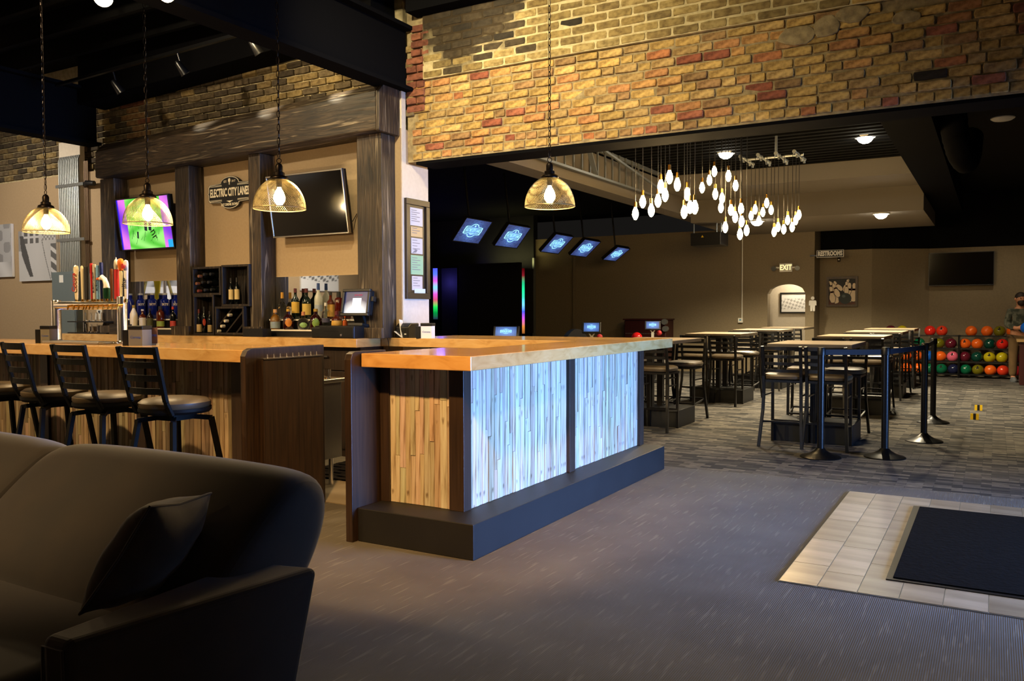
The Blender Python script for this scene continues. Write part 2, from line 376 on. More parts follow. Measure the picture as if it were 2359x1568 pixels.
# furred wall behind the bar and jamb of the wide opening
wb = struct('wall_bar', MB().box(-14, XJ, YW, 6.62, 0, 3.02), 'tan')
struct('wall_jamb', MB().box(XJ-.3, XJ+.006, YW+.01, 6.62, 0, 2.70), 'white_paint')
struct('trim_1', MB().box(XJ-.3, XJ+.004, YW+.012, YW+.075, 2.70, 3.36), 'white_paint')
# ---- brick wall
wk = struct('wall_brick', MB().box(XJ+.0, 3.2, YB+.012, 6.62, 2.72, 4.4), 'mortar')
def brick_mesh(seed, L, Hh):
    r = random.Random(seed); n = 12; out = []
    for i in range(n):
        a = i/n*4; e = int(a); t = a-e
        x, z = [(-1+2*t, -1), (1, -1+2*t), (1-2*t, 1), (-1, 1-2*t)][e]
        k = .96 if i % 3 == 0 else 1.0
        out.append((x*k*L/2*(1-r.random()*.035), z*(.96 if i % 3 == 0 else 1)*Hh/2*(1-r.random()*.16)))
    b = MB(); y0, y1, y2 = .03, -.006+r.uniform(-.003, .003), -.014+r.uniform(-.004, .004); tx, tz = r.uniform(-.02, .02), r.uniform(-.08, .08)
    vs = [(x, y0, z) for x, z in out] + [(x, y1+x*tx+z*tz, z) for x, z in out] + [(x*.965, y2+x*tx+z*tz, z*.90) for x, z in out]
    fs = [(i, (i+1) % n, n+(i+1) % n, n+i) for i in range(n)] + [(n+i, n+(i+1) % n, 2*n+(i+1) % n, 2*n+i) for i in range(n)] + [tuple(2*n+i for i in range(n))]
    return b.add(vs, fs)
LONG = [brick_mesh(i, .204, .0655).mesh('brick', 'brick') for i in range(14)]
SHRT = [brick_mesh(50+i, .101, .064).mesh('brick_header', 'brick') for i in range(8)]
LOWC = ['#c8a662', '#c0a05e', '#b99a5a', '#cfae6e', '#c4955a', '#c08a58', '#b3744a', '#a4644a', '#98573f', '#a88458', '#b39560', '#98794f']
UPC = ['#94804f', '#8a764a', '#9c8856', '#827046', '#8f7a4a', '#a38f5e']
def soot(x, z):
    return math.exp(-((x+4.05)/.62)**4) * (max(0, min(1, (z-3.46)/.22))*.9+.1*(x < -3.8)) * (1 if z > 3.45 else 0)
count = 0
C0 = .0715
for row in range(10):
    z = 2.765+row*C0
    x = XJ+.03+rnd.uniform(0, .1)
    while x < .62:
        short = row == 0 or rnd.random() < (.12 if row < 9 else .05)
        if row in (4,): short = rnd.random() < .6
        L = .108 if short else .211
        if not short: L *= rnd.uniform(.93, 1.05)
        if count < 299:
            c = rnd.choices(LOWC, (7, 7, 7, 6, 4, 3, 1.6, 1.0, .8, 5, 5, 3))[0]
            if rnd.random() < .02: c = '#2a2119'
            k = rnd.uniform(.85, 1.1); cc = [min(1, q*k) for q in lin(c)[:3]]+[1]
            piece('brick', rnd.choice(SHRT if short else LONG), wk, (x+L/2, YB+.016+rnd.uniform(-.009, .005), z+rnd.uniform(-.004, .004)), (rnd.uniform(-.03, .03), rnd.uniform(-.02, .02), rnd.uniform(-.03, .03)), (L/(.108 if short else .211), 1, rnd.uniform(.94, 1.06)), cc)
            count += 1
        x += L
# upper, smoother courses and the bricks behind the steel: too many to list singly
ub = MB()
def raw(b, x, z, L, c, y=0.0, hh=.0645):
    b0 = brick_mesh(rnd.randint(0, 10**6), L-.009, hh); b.add([(vx+x+L/2, vy*.8+YB+y, vz+z) for vx, vy, vz in b0.v], b0.f, 0, c)
for row in range(13):
    z = 3.487+row*.0725; x = XJ+.2+(.105 if row % 2 else 0)
    while x < 2.6:
        L = .215
        s_ = soot(x, z); c = rnd.choice(UPC)
        if z < 3.56 and x > -.9 and rnd.random() < .5: c = rnd.choice(LOWC)
        k = rnd.uniform(.85, 1.1)
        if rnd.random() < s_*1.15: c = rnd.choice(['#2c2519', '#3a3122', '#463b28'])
        raw(ub, x, z, L, tuple(min(1, q*k) for q in lin(c)[:3])+(1,), -.013)
        x += L
for row in range(11):                                  # red quoins at the end of the brickwork
    z = 3.20+row*.0725
    x = XJ+.005 if row < 7 else XJ+.06
    for L in ((.12, .09) if row % 2 else (.21,)):
        raw(ub, x, z, L, lin(rnd.choice(['#85503c', '#8f5a42', '#764634'])), -.01); x += L
for row in range(10):                                  # rest of the rough lower courses beyond the picture
    x = .64
    while x < 2.6:
        raw(ub, x, 2.765+row*C0, .205, lin(rnd.choice(LOWC)), 0); x += .205
o = ub.build('upper_brickwork', 'brick_far', wk); o['kind'] = 'stuff'
fillet = MB().box(XJ+.2, 3.0, YB-.020, YB+.03, 3.452, 4.4).build('upper_mortar', 'mortar_pale', wk)
for (px, py, sw, sh) in ((1838, 82, .15, .085), (1905, 62, .11, .08), (1962, 32, .12, .07), (2090, 40, .1, .05)):
    p = at_y(px, py, YB); b = MB(); r = random.Random(px)
    pts = [(p.x+math.cos(a)*sw*r.uniform(.8, 1.1), YB-.012, p.z+math.sin(a)*sh*r.uniform(.75, 1.1)) for a in [2*PI*i/11 for i in range(11)]]
    b.prism(pts, (0, .03, 0)); b.build('mortar_patch', 'mortar', wk, bevel=.008)
# brick above the bar wall and above the picture wall on the far side
wl = struct('wall_brick_bar', MB().box(-14, XJ-.05, YB+.012, 6.62, 3.02, 4.4), 'mortar_pale')
lb = MB()
for row in range(11):
    z = 3.10+row*.0725; x = -13.5+(.105 if row % 2 else 0)
    while x < XJ-.1:
        f = max(0, min(1, (x+7.0)/2.0)) if x > -9.2 else .25  # sooty to the left; the lit right end gets its light as paler colour
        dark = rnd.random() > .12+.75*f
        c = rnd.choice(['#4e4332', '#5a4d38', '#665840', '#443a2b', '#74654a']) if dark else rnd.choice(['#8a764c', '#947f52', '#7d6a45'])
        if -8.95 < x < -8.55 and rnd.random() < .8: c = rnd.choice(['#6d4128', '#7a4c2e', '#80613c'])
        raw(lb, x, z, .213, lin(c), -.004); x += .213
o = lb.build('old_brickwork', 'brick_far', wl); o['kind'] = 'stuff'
struct('wall_right', MB().box(3.2, 3.35, -5, 4.19, 0, 4.4).box(3.2, 3.35, 6.53, 6.62, 0, 2.72).box(3.2, 3.35, 4.19, 6.53, 2.2, 4.4), 'tan')
struct('wall_left', MB().box(-12.6, -12.5, -5, 6.19, 0, 4.35), 'tan')
struct('wall_back', MB().box(-14, 5.5, -5.2, -5, 0, 4.4), 'tan')

# ---- dining and bowling room
struct('wall_far', MB().box(-9.6, -9.59, 17.79, 17.8, 0, .1), 'olive')
def arch_wall():
    Y0, Y1 = 17.8, 18.05
    xa, xb = at_y(1768, 700, Y0).x, at_y(1855, 700, Y0).x
    zs, zt = at_y(1810, 676, Y0).z, at_y(1810, 654, Y0).z
    xl, xr, ztop = -9.6, -3.18, 3.05; b = MB(); n = 14
    b.box(xl, xa, Y0, Y1, 0, ztop); b.box(xb, xr, Y0, Y1, 0, ztop)
    xs = [xa+(xb-xa)*i/n for i in range(n+1)]
    zz = [zs+(zt-zs)*math.sqrt(max(0, 1-((2*i/n)-1)**2)) for i in range(n+1)]
    for i in range(n):
        q = [(xs[i], zz[i]), (xs[i+1], zz[i+1]), (xs[i+1], ztop), (xs[i], ztop)]
        b.prism([(x, Y0, z) for x, z in q], (0, Y1-Y0, 0))
    return b, xa, xb
ab, AXA, AXB = arch_wall()
bpy.data.objects.remove(bpy.data.objects['wall_far']); struct('wall_far', ab, 'olive')
struct('wall_corridor', MB().box(-6.5, -3.2, 18.75, 18.85, 0, 2.6).box(-6.5, -3.3, 18.06, 18.75, 2.5, 2.6), 'white_paint')
struct('wall_return', MB().box(-3.28, -3.175, 17.801, 18.5, 0, 3.05), 'olive')
XR = -.1177*18.4
struct('wall_restroom', MB().box(-3.27, XR, 18.4, 18.5, 0, 2.57), 'olive')
XC = -1.156
struct('wall_angled', MB().prism([(XR, 18.4, 0), (XC, 18.99, 0), (XC, 19.1, 0), (XR, 18.5, 0)], (0, 0, 2.57)), 'olive')
struct('wall_rack', MB().box(XC, 6, 18.99, 19.1, 0, 2.57), 'olive')
struct('wall_upper', MB().prism([(-3.16, 18.39, 2.57), (XR, 18.39, 2.57), (XC, 18.98, 2.57), (6, 18.98, 2.57), (6, 19.2, 2.57), (-3.16, 19.2, 2.57)], (0, 0, 1.2)), 'black_paint')
struct('wall_lane', MB().box(-26, -9.6, 17.7, 17.9, 0, 3.7), 'dark_wall')
cd = struct('ceiling.001', MB().box(-26, 6, 6.62, 19.2, 3.62, 3.75), 'black_paint')
for i in range(26):
    y = 8.3+i*.21; MB().box(-4.8, -1.0, y, y+.09, 3.565, 3.62).build('deck_rib', 'black_paint', cd)
struct('trim_2', MB().box(-4.8, -1.0, 13.5, 14.84, 3.32, 3.6), 'greige')
struct('trim_3', MB().box(-4.8, -1.0, 14.84, 17.79, 2.92, 3.6), 'greige')
struct('trim_4', MB().box(-5.1, -4.8, 6.63, 17.79, 3.03, 3.50), 'greige')
struct('steel_beam', MB().box(-1.0, -.55, 6.63, 18.3, 3.18, 3.61), 'charcoal')
tr = MB(); tr.bar((-4.72, 6.7, 3.53), (-4.72, 13, 3.53), .05, .05); tr.bar((-4.62, 6.7, 3.12), (-4.62, 13, 3.12), .05, .03)
for i in range(16): tr.bar((-4.68, 8.2+i*.25, 3.12), (-4.68, 8.2+i*.25, 3.55), .022, .022)
tr.bar((-4.6, 10.2, 3.15), (-4.2, 8.9, 3.58), .06, .04); tr.bar((-4.5, 9.2, 3.58), (-4.5, 12.4, 3.2), .03, .03)
struct('roof_truss', tr, 'galv')

# ------------------------------------------------------------------ bar fronts
ZC, TH = 1.095, .08
PLK = ['#d6d2c8', '#cdc8bc', '#dad6cd', '#c6bfb1', '#d0cabd', '#beb4a3', '#dedad2', '#b3a793']
def planks(parent, a0, a1, z0, z1, face, pos, wmin=.022, wmax=.044, seed=1, off=(0, 0, 0), pal=None):
    r = random.Random(seed); a = a0; base = {}
    while a < a1-.004:
        wd = min(r.uniform(wmin, wmax), a1-a)
        if a1-a-wd < .02: wd = a1-a
        cuts = [z0]; z = z0+r.uniform(.15, 1.0)
        while z < z1-.1: cuts.append(z); z += r.uniform(.45, 1.1)
        cuts.append(z1)
        for k in range(len(cuts)-1):
            d = r.uniform(.010, .016); h = cuts[k+1]-cuts[k]-.002; ww = wd-.0018
            b = MB(); b.box(-ww/2, ww/2, -d, .004, -h/2, h/2)
            me = b.mesh('plank', 'plank')
            c = [min(1, q*r.uniform(.9, 1.08)) for q in lin(r.choice(pal or PLK))[:3]]+[1]
            mid = (cuts[k]+cuts[k+1])/2
            loc = Vector((a+wd/2, pos, mid)) if face == '-y' else Vector((pos, a+wd/2, mid))
            piece('plank', me, parent, loc-Vector(off), (0, 0, 0 if face == '-y' else PI/2), None, c)
        a += wd
# right hand bar with the window-lit front
loc = (-2.9, 5.2, 0)
br = thing('bar_cabinet', 'dark framed bar cabinet clad in pale vertical planks lit blue by daylight', 'bar', loc)
MB().box(-3.20, -2.625, 3.985, 6.73, 0, ZC-TH).build('carcass', 'trim', br)
MB().prism([(-3.20, 3.74, 0), (-2.40, 3.74, 0), (-2.40, 6.735, 0), (-2.63, 6.735, 0), (-2.63, 3.99, 0), (-3.20, 3.99, 0)], (0, 0, .195)).build('plinth', 'plinth', br, bevel=.004)
b = MB(); pts = [(3.70, 0), (4.02, 0), (4.02, ZC+.012), (3.745, ZC+.012), (3.715, ZC), (3.70, ZC-.035)]
b.prism([(-3.255, y, z) for y, z in pts], (.05, 0, 0)); b.build('end_panel', 'laminate', br, bevel=.003)
for (x0, x1, y0, y1) in ((-3.20, -3.135, 3.955, 3.99), (-2.70, -2.60, 3.955, 4.035), (-2.63, -2.585, 5.295, 5.385), (-2.63, -2.585, 6.65, 6.735)):
    MB().box(x0, x1, y0, y1, .195, ZC-TH).build('trim_post', 'trim', br, bevel=.002)
planks(br, 4.037, 5.293, .196, ZC-TH, '+x', -2.622, seed=3, off=loc)
planks(br, 5.387, 6.648, .196, ZC-TH, '+x', -2.622, seed=4, off=loc)
planks(br, -3.134, -2.701, .196, ZC-TH, '-y', 3.983, .028, .046, seed=5, off=loc)
# left hand bar behind the stools
loc = (-6.2, 4.2, 0)
bl = thing('bar_cabinet', 'dark framed bar cabinet clad in brown planks behind the swivel stools', 'bar', loc)
MB().box(-9.0, -4.10, 4.02, 4.36, 0, ZC-TH).build('carcass', 'trim', bl)
MB().box(-9.0, -4.10, 3.80, 4.02, 0, .195).build('plinth', 'plinth', bl, bevel=.004)
planks(bl, -7.95, -4.115, .196, ZC-TH, '-y', 4.018, .03, .052, seed=8, off=loc, pal=['#a8977c', '#9a8a70', '#b3a388', '#8b7a62', '#a08f74', '#7d6c56'])
for px in (106, 327, 548):
    x = at_y(px, 900, 4.0).x
    MB().box(x-.05, x+.05, 3.985, 4.03, .196, ZC-TH).build('trim_post', 'trim', bl, bevel=.002)
b = MB(); pts = [(3.69, 0), (4.40, 0), (4.40, ZC+.014), (3.745, ZC+.014), (3.71, ZC), (3.69, ZC-.035)]
b.prism([(-4.10, y, z) for y, z in pts], (.045, 0, 0)); b.build('end_panel', 'laminate', bl, bevel=.003)
MB().box(-4.055, -4.015, 3.80, 4.34, 0, 1.035).build('inner_panel', 'laminate', bl, bevel=.002)
b = MB().box(-4.055, -4.008, 3.80, 4.34, 1.035, 1.043)
rl = b.build('ticket_rail', 'steel', bl)
b = MB()
for i in range(9): b.cyl((-4.03, 3.85+i*.056, 1.043), (-4.03, 3.85+i*.056, 1.068), .006, .003, 6)
b.build('rail_peg', 'chrome', rl)
# ---- counters
def top(name_parent, poly, label=None):
    b = MB(); b.prism([(x, y, ZC-TH) for x, y in poly], (0, 0, TH)); return b.build('counter_section', 'maple', name_parent, bevel=.004)
st = at_z(952, 805.5, ZC); st2 = at_z(1028, 809.8, ZC)
ct = thing('bar_countertop', 'thick maple bar counter wrapping round the till and front bar', 'countertop', (-3.6, 6, ZC-TH))
top(ct, [(-3.20, 3.785), (-2.44, 3.785), (-2.44, 7.05), (-2.95, 7.05), (-2.95, 4.62), (-3.20, 4.62)])
top(ct, [(-4.935, 6.12), (-2.952, 6.12), (-2.952, 7.05), (-4.735, 7.05), (-4.735, 6.19), (-4.935, 6.19)])
top(ct, [(-9.6, 5.78), (-4.94, 5.78), (-4.94, 6.195), (-9.6, 6.195)])
MB().box(-3.19, -2.96, 6.14, 7.0, 0.8, ZC-TH).build('far_apron', 'trim', ct)
cl = thing('bar_countertop', 'thick maple bar counter with the beer tap tower on it', 'countertop', (-6.5, 4, ZC-TH))
top(cl, [(-9.0, 3.755), (-4.105, 3.755), (-4.105, 4.42), (-9.0, 4.42)])
# cabinets under the back counter
for i in range(5):
    x0 = -4.96-.9*(i+1); 
    if i == 0: lab = 'dark oak back bar cabinet with drawer, under the till end of the counter'
    else: lab = 'dark oak back bar cabinet under the bottle shelves, unit %s from the till' % ('second', 'third', 'fourth', 'fifth')[i-1]
    cb = thing('back_bar_cabinet', lab, 'cabinet', (x0+.45, 6, 0), group='back bar cabinets')
    MB().box(x0+.002, x0+.898, 5.86, 6.19, .006, ZC-TH).build('body', 'laminate', cb)
    dr = MB().box(x0+.01, x0+.89, 5.842, 5.86, .80, ZC-TH-.03).build('drawer', 'laminate', cb, bevel=.002)
    b = MB(); b.bar((x0+.36, 5.82, .925), (x0+.54, 5.82, .925), .012, .012); b.box(x0+.38, x0+.388, 5.82, 5.842, .92, .93); b.box(x0+.512, x0+.52, 5.82, 5.842, .92, .93); b.build('handle', 'steel', dr)
    for k in (0, 1):
        d = MB().box(x0+.01+.442*k, x0+.448+.442*k, 5.842, 5.86, .08, .79).build('door', 'laminate', cb, bevel=.002)
        MB().box(x0+.405+.065*k, x0+.417+.065*k, 5.822, 5.842, .55, .70).build('handle', 'steel', d)
# underbar sink seen through the gap
sk = thing('bar_sink', 'stainless steel underbar unit on tube legs behind the serving gap', 'sink', (-4.9, 4.7, 0))
MB().box(-5.5, -4.36, 4.50, 4.92, .22, .80).build('body', 'steel', sk, bevel=.004)
MB().box(-5.5, -4.33, 4.47, 4.95, .80, .83).build('drain_top', 'steel', sk, bevel=.004)
for x in (-5.44, -4.42):
    for y in (4.56, 4.86): MB().cyl((x, y, .007), (x, y, .22), .018, .018, 10).build('leg', 'chrome', sk, smooth=True)
rm = MB()
for i in range(7): rm.box(-4.95, -3.5, 5.0+i*.1, 5.06+i*.1, .007, .02)
for i in range(9): rm.box(-4.95+i*.17, -4.9+i*.17, 5.0, 5.66, .007, .018)
tag(rm.build('rubber_mat', 'black_plastic'), 'perforated black rubber floor mat behind the serving gap', 'mat')

# ------------------------------------------------------------------ timber surround of the back bar
tf = thing('timber_surround', 'weathered dark timber frame with header beam and four posts round the back bar', 'timber frame', (-6.8, 6, ZC))
def hbeam(xl, xr, zl0, zr0, zl1, zr1):
    def ring(x, z0, z1): return [(x, 5.90, z0+.012), (x, 5.912, z0), (x, 6.195, z0), (x, 6.195, z1), (x, 5.985, z1), (x, 5.905, z1-.085)]
    a, b_ = ring(xl, zl0, zl1), ring(xr, zr0, zr1); n = 6; b = MB()
    return b.add(a+b_, [tuple(range(n-1, -1, -1)), tuple(range(n, 2*n))] + [(i, (i+1) % n, n+(i+1) % n, n+i) for i in range(n)])
hb = hbeam(-8.84, -4.80, 2.858, 2.955, 3.235, 3.385).build('header_beam', 'timber_x', tf, bevel=.006)
hbeam(-4.798, -4.755, 2.945, 2.947, 3.385, 3.387).build('end_cap', 'timber_z', tf, bevel=.006)
for (x0, x1, zt) in ((-8.906, -8.66, 2.86), (-7.617, -7.396, 2.89), (-6.512, -6.344, 2.915), (-5.103, -4.812, 2.95)):
    MB().box(x0, x1, 6.0, 6.196, ZC, zt).build('post', 'timber_z', tf, bevel=.006)
    MB().box(x0-.03, x1+.03, 5.94, 5.999, ZC, ZC+.095).build('post_base', 'timber_z', tf, bevel=.004)

# ------------------------------------------------------------------ televisions
def frame_thing(name, label, cat, loc, rx=0, rz=0, group=None):
    t = thing(name, label, cat, loc, 0, group, world=False); t.rotation_euler = (rx, 0, rz); return t
def ring_frame(w, h, t, y0, y1):
    b = MB(); b.box(-w/2, w/2, y0, y1, 0, t); b.box(-w/2, w/2, y0, y1, h-t, h); b.box(-w/2, -w/2+t, y0, y1, t, h-t); b.box(w/2-t, w/2, y0, y1, t, h-t); return b
def tv(label, loc, w, h, rx, rz=0, bez='black_plastic', screen=None, t=.014, bracket=.06, name='television', group=None):
    T = frame_thing(name, label, 'television', loc, rx, rz, group)
    ring_frame(w, h, t, -.035, 0).build('bezel', bez, T, bevel=.002)
    MB().box(-w/2+.004, w/2-.004, -.02, .03, .004, h-.004).box(-w*.3, w*.3, .03, .05, h*.2, h*.8).build('housing', 'black_plastic', T)
    if screen: screen(T, w-2*t, h-2*t, t)
    else: MB().box(-w/2+t, w/2-t, -.026, -.02, t, h-t).build('screen', 'black_gloss', T)
    MB().box(-.08, .08, .05, .05+bracket, h*.4, h*.62).build('wall_bracket', 'black_metal', T)
    return T
def hx(h, k=1.0): return tuple(c*k for c in lin(h)[:3])+(1,)
def flat(b, pts, y, c): b.poly([(x, y, z) for x, z in pts], 0, c)
def game_screen(T, w, h, t):
    b = MB(); n = 80
    r = random.Random(5)
    for i in range(n):
        for j in range(40):
            u0, u1, v0, v1 = i/n, (i+1)/n, j/40, (j+1)/40; u = (u0+u1)/2; v = (v0+v1)/2
            if u < .16 or u > .84:
                k = .5+.5*math.sin(7*v+9*u); c = tuple(a*(1-k)+e*k for a, e in zip(lin('#7a2fe0')[:3], lin('#e678e8')[:3]))
                if u > .9 and v < .14: c = lin('#19a8e8')[:3]
                if u < .03: c = lin('#3a1ce0')[:3]
            else:
                k = .5+.5*math.sin(13*u+5*v+3*math.sin(9*v)); c = tuple(a*(1-k)+e*k for a, e in zip(lin('#54c63a')[:3], lin('#9cf07a')[:3]))
            q = [(-w/2+w*a, t+h*d) for a, d in ((u0, v0), (u1, v0), (u1, v1), (u0, v1))]
            flat(b, q, -.0262, tuple(x*1.15 for x in c)+(1,))
    for s in range(46):                                 # dark folds of the green jersey
        x = -w*.3+w*.6*r.random(); z = t+h*(.05+.72*r.random()); a = r.uniform(.6, 2.2); L = h*r.uniform(.08, .22); d = h*.011
        dx, dz = math.cos(a)*L, math.sin(a)*L
        flat(b, [(x, z), (x+d, z-d*.4), (x+dx+d*.4, z+dz), (x+dx, z+dz)], -.0266, hx('#1d6a22'))
    for (x, z, a, e) in ((-.18, .22, .03, .12), (-.02, .36, .05, .18), (.06, .36, .05, .16)):
        flat(b, [(w*x, t+h*z), (w*(x+a), t+h*(z-.02)), (w*(x+a*1.4), t+h*(z+e)), (w*(x+.01), t+h*(z+e*1.05))], -.0266, hx('#06202a'))
    sc = b.build('screen', 'screen', T)
    text('lettering', 'nr', .16, (w*.16, -.0272, t+h*.27), '-y', 'gap', sc, .8, .0005, spin=-1.2)
p0, p1 = at_y(290, 578, 6.1), at_y(411, 571, 6.1)
tv('lit television with purple and green picture in the first bay of the back bar', ((p0.x+p1.x)/2, 6.085, p0.z), .905, .582, .14, screen=game_screen)
p0, p1 = at_y(638, 549, 6.1), at_y(812, 534, 6.1)
tv('blank silver-edged television above the bottles by the till', ((p0.x+p1.x)/2, 6.085, p0.z+.005), p1.x-p0.x, .60, .16, bez='steel')
cb = MB().tube([at_y(812, 510, 6.12), at_y(818, 500, 6.17), at_y(822, 492, 6.18)], .004, 6); tag(cb.build('power_cord', 'black_plastic'), 'thin black cord from the blank silver-edged television to the wall', 'cord')
# ------------------------------------------------------------------ sign
M['cream'] = mat('cream_lettering', '#e6dcc4', .6); M['sign_black'] = mat('sign_black', '#101216', .5)
def lanes_outline(W, Hh, k=1.0):
    pts = []
    half = []
    n = 10
    half += [(-W, 0), (-W*.965, Hh*.10), (-W*.965, Hh*.42), (-W*.90, Hh*.56), (-W*.46, Hh*.60)]
    for i in range(n+1):
        a = PI-PI*i/n; half.append((math.cos(a)*W*.40, Hh*.62+math.sin(a)*Hh*.38))
    half += [(W*.46, Hh*.60), (W*.90, Hh*.56), (W*.965, Hh*.42), (W*.965, Hh*.10), (W, 0)]
    return [(x*k, z*k) for x, z in half] + [(x*k, -z*k) for x, z in reversed(half[1:-1])]
cs = at_y(530, 443, 6.15); W_ = cs.x-at_y(478, 443, 6.15).x
sg = thing('wall_sign', 'black and cream shaped bar name sign with light bulb emblem', 'sign', (cs.x, 6.19, cs.z), world=False)
def lay(k, y0, y1, m, nm, dz=0):
    b = MB(); b.prism([(x, y0, z+dz) for x, z in lanes_outline(W_, .17, k)], (0, y1-y0, 0)); return b.build(nm, m, sg)
lay(1.0, -.04, -.012, 'sign_black', 'backing'); lay(.975, -.043, -.04, 'cream', 'border'); lay(.94, -.046, -.043, 'sign_black', 'face')
text('lettering', 'ELECTRIC CITY LANES', .118, (.0, -.048, .0), '-y', 'cream', sg, .50, .002, bold=.0035)
text('lettering', 'EST.', .032, (-.06, -.048, .115), '-y', 'cream', sg, .9, .001); text('lettering', '2017', .032, (.06, -.048, .115), '-y', 'cream', sg, .9, .001)
text('lettering', 'EAT DRINK BOWL', .036, (0, -.048, -.125), '-y', 'cream', sg, .85, .001, bold=.001)
b = MB(); b.prism([(math.cos(2*PI*i/14)*.017, -.05, .125+math.sin(2*PI*i/14)*.022) for i in range(14)], (0, .004, 0)); b.box(-.006, .006, -.05, -.046, .08, .108); b.build('bulb_emblem', 'cream', sg)
b = MB()
for z in (.083, .072, -.072, -.083):
    for s in (-1, 1): b.box(s*W_*.34, s*W_*.88, -.048, -.046, z-.002, z+.002) if s > 0 else b.box(-W_*.88, -W_*.34, -.048, -.046, z-.002, z+.002)
b.prism([(-.05, -.048, -.085), (.05, -.048, -.085), (.02, -.048, -.095), (0, -.048, -.106), (-.02, -.048, -.095)], (0, .002, 0)); b.build('rule_line', 'cream', sg)

# ------------------------------------------------------------------ mirrors, shelves
for (x0, x1, lab) in ((-8.66, -7.62, 'low mirror behind the blue bottles reflecting a yellow ladder'), (-6.34, -5.10, 'low mirror behind the bottles by the till')):
    tag(MB().box(x0, x1, 6.185, 6.199, 1.12, 1.69).build('mirror', 'mirror'), lab, 'mirror')
def shelf(x0, x1, lab):
    t = thing('bottle_shelf', lab, 'shelf', ((x0+x1)/2, 6.1, ZC))
    MB().box(x0, x1, 5.99, 6.085, ZC, 1.150).box(x0, x1, 6.085, 6.18, ZC, 1.250).build('step_body', 'black_plastic', t)
    for (y0, y1, z) in ((5.985, 6.085, 1.15), (6.08, 6.18, 1.25)): MB().box(x0, x1, y0, y1, z, z+.014).build('shelf_board', 'white', t, bevel=.002)
shelf(-8.64, -7.66, 'stepped two-tier bottle shelf under the lit television'); shelf(-6.33, -5.12, 'stepped two-tier bottle shelf beside the till')
# ------------------------------------------------------------------ bottles
def glassy(name, c, tr=.0, rough=.08): return mat(name, c, rough, **({'Transmission Weight': tr} if tr else {}))
G = {'cobalt': glassy('cobalt_glass', '#0c1a6a'), 'cream': glassy('cream_bottle', '#e9dcc0', 0, .3), 'amber': glassy('amber_spirit', '#5c2208', .4), 'brown': glassy('dark_brown_glass', '#1d0f08'),
     'black': glassy('near_black_glass', '#07090a'), 'green': glassy('bottle_green_glass', '#08140c'), 'clear': mat('clear_bottle_glass', '#eef2ee', .03, **{'Transmission Weight': 1.0, 'IOR': 1.3}),
     'frost': mat('frosted_glass', '#cfd2c8', .35, **{'Transmission Weight': .4}), 'red': glassy('red_spirit', '#4c0e06', .3), 'rust': glassy('dark_red_spirit', '#2a0a08', .2), 'gold': glassy('golden_spirit', '#8a5a12', .5)}
LC = {}
def lab_mat(c):
    if c not in LC: LC[c] = mat('label_paper_'+c[1:], tuple(x*.72 for x in lin(c)[:3])+(1,), .7)
    return LC[c]
PROF = {
 'tall': [(0, 0), (.46, 0), (.5, .02), (.5, .56), (.44, .64), (.20, .74), (.17, .80), (.17, .97), (.15, 1.0), (0, 1.0)],
 'vodka': [(0, 0), (.46, 0), (.5, .02), (.5, .68), (.42, .75), (.24, .79), (.22, .97), (.2, 1.0), (0, 1.0)],
 'slim': [(0, 0), (.42, 0), (.46, .03), (.5, .45), (.46, .62), (.25, .78), (.15, .86), (.15, 1.0), (0, 1.0)],
 'round': [(0, 0), (.30, 0), (.44, .08), (.5, .28), (.47, .46), (.33, .58), (.15, .64), (.13, .97), (.12, 1.0), (0, 1.0)],
 'squat': [(0, 0), (.42, 0), (.47, .06), (.5, .34), (.46, .54), (.30, .68), (.17, .74), (.16, .97), (.15, 1.0), (0, 1.0)],
 'wine': [(0, 0), (.44, 0), (.5, .02), (.5, .60), (.42, .68), (.20, .78), (.17, .97), (.17, 1.0), (0, 1.0)],
}
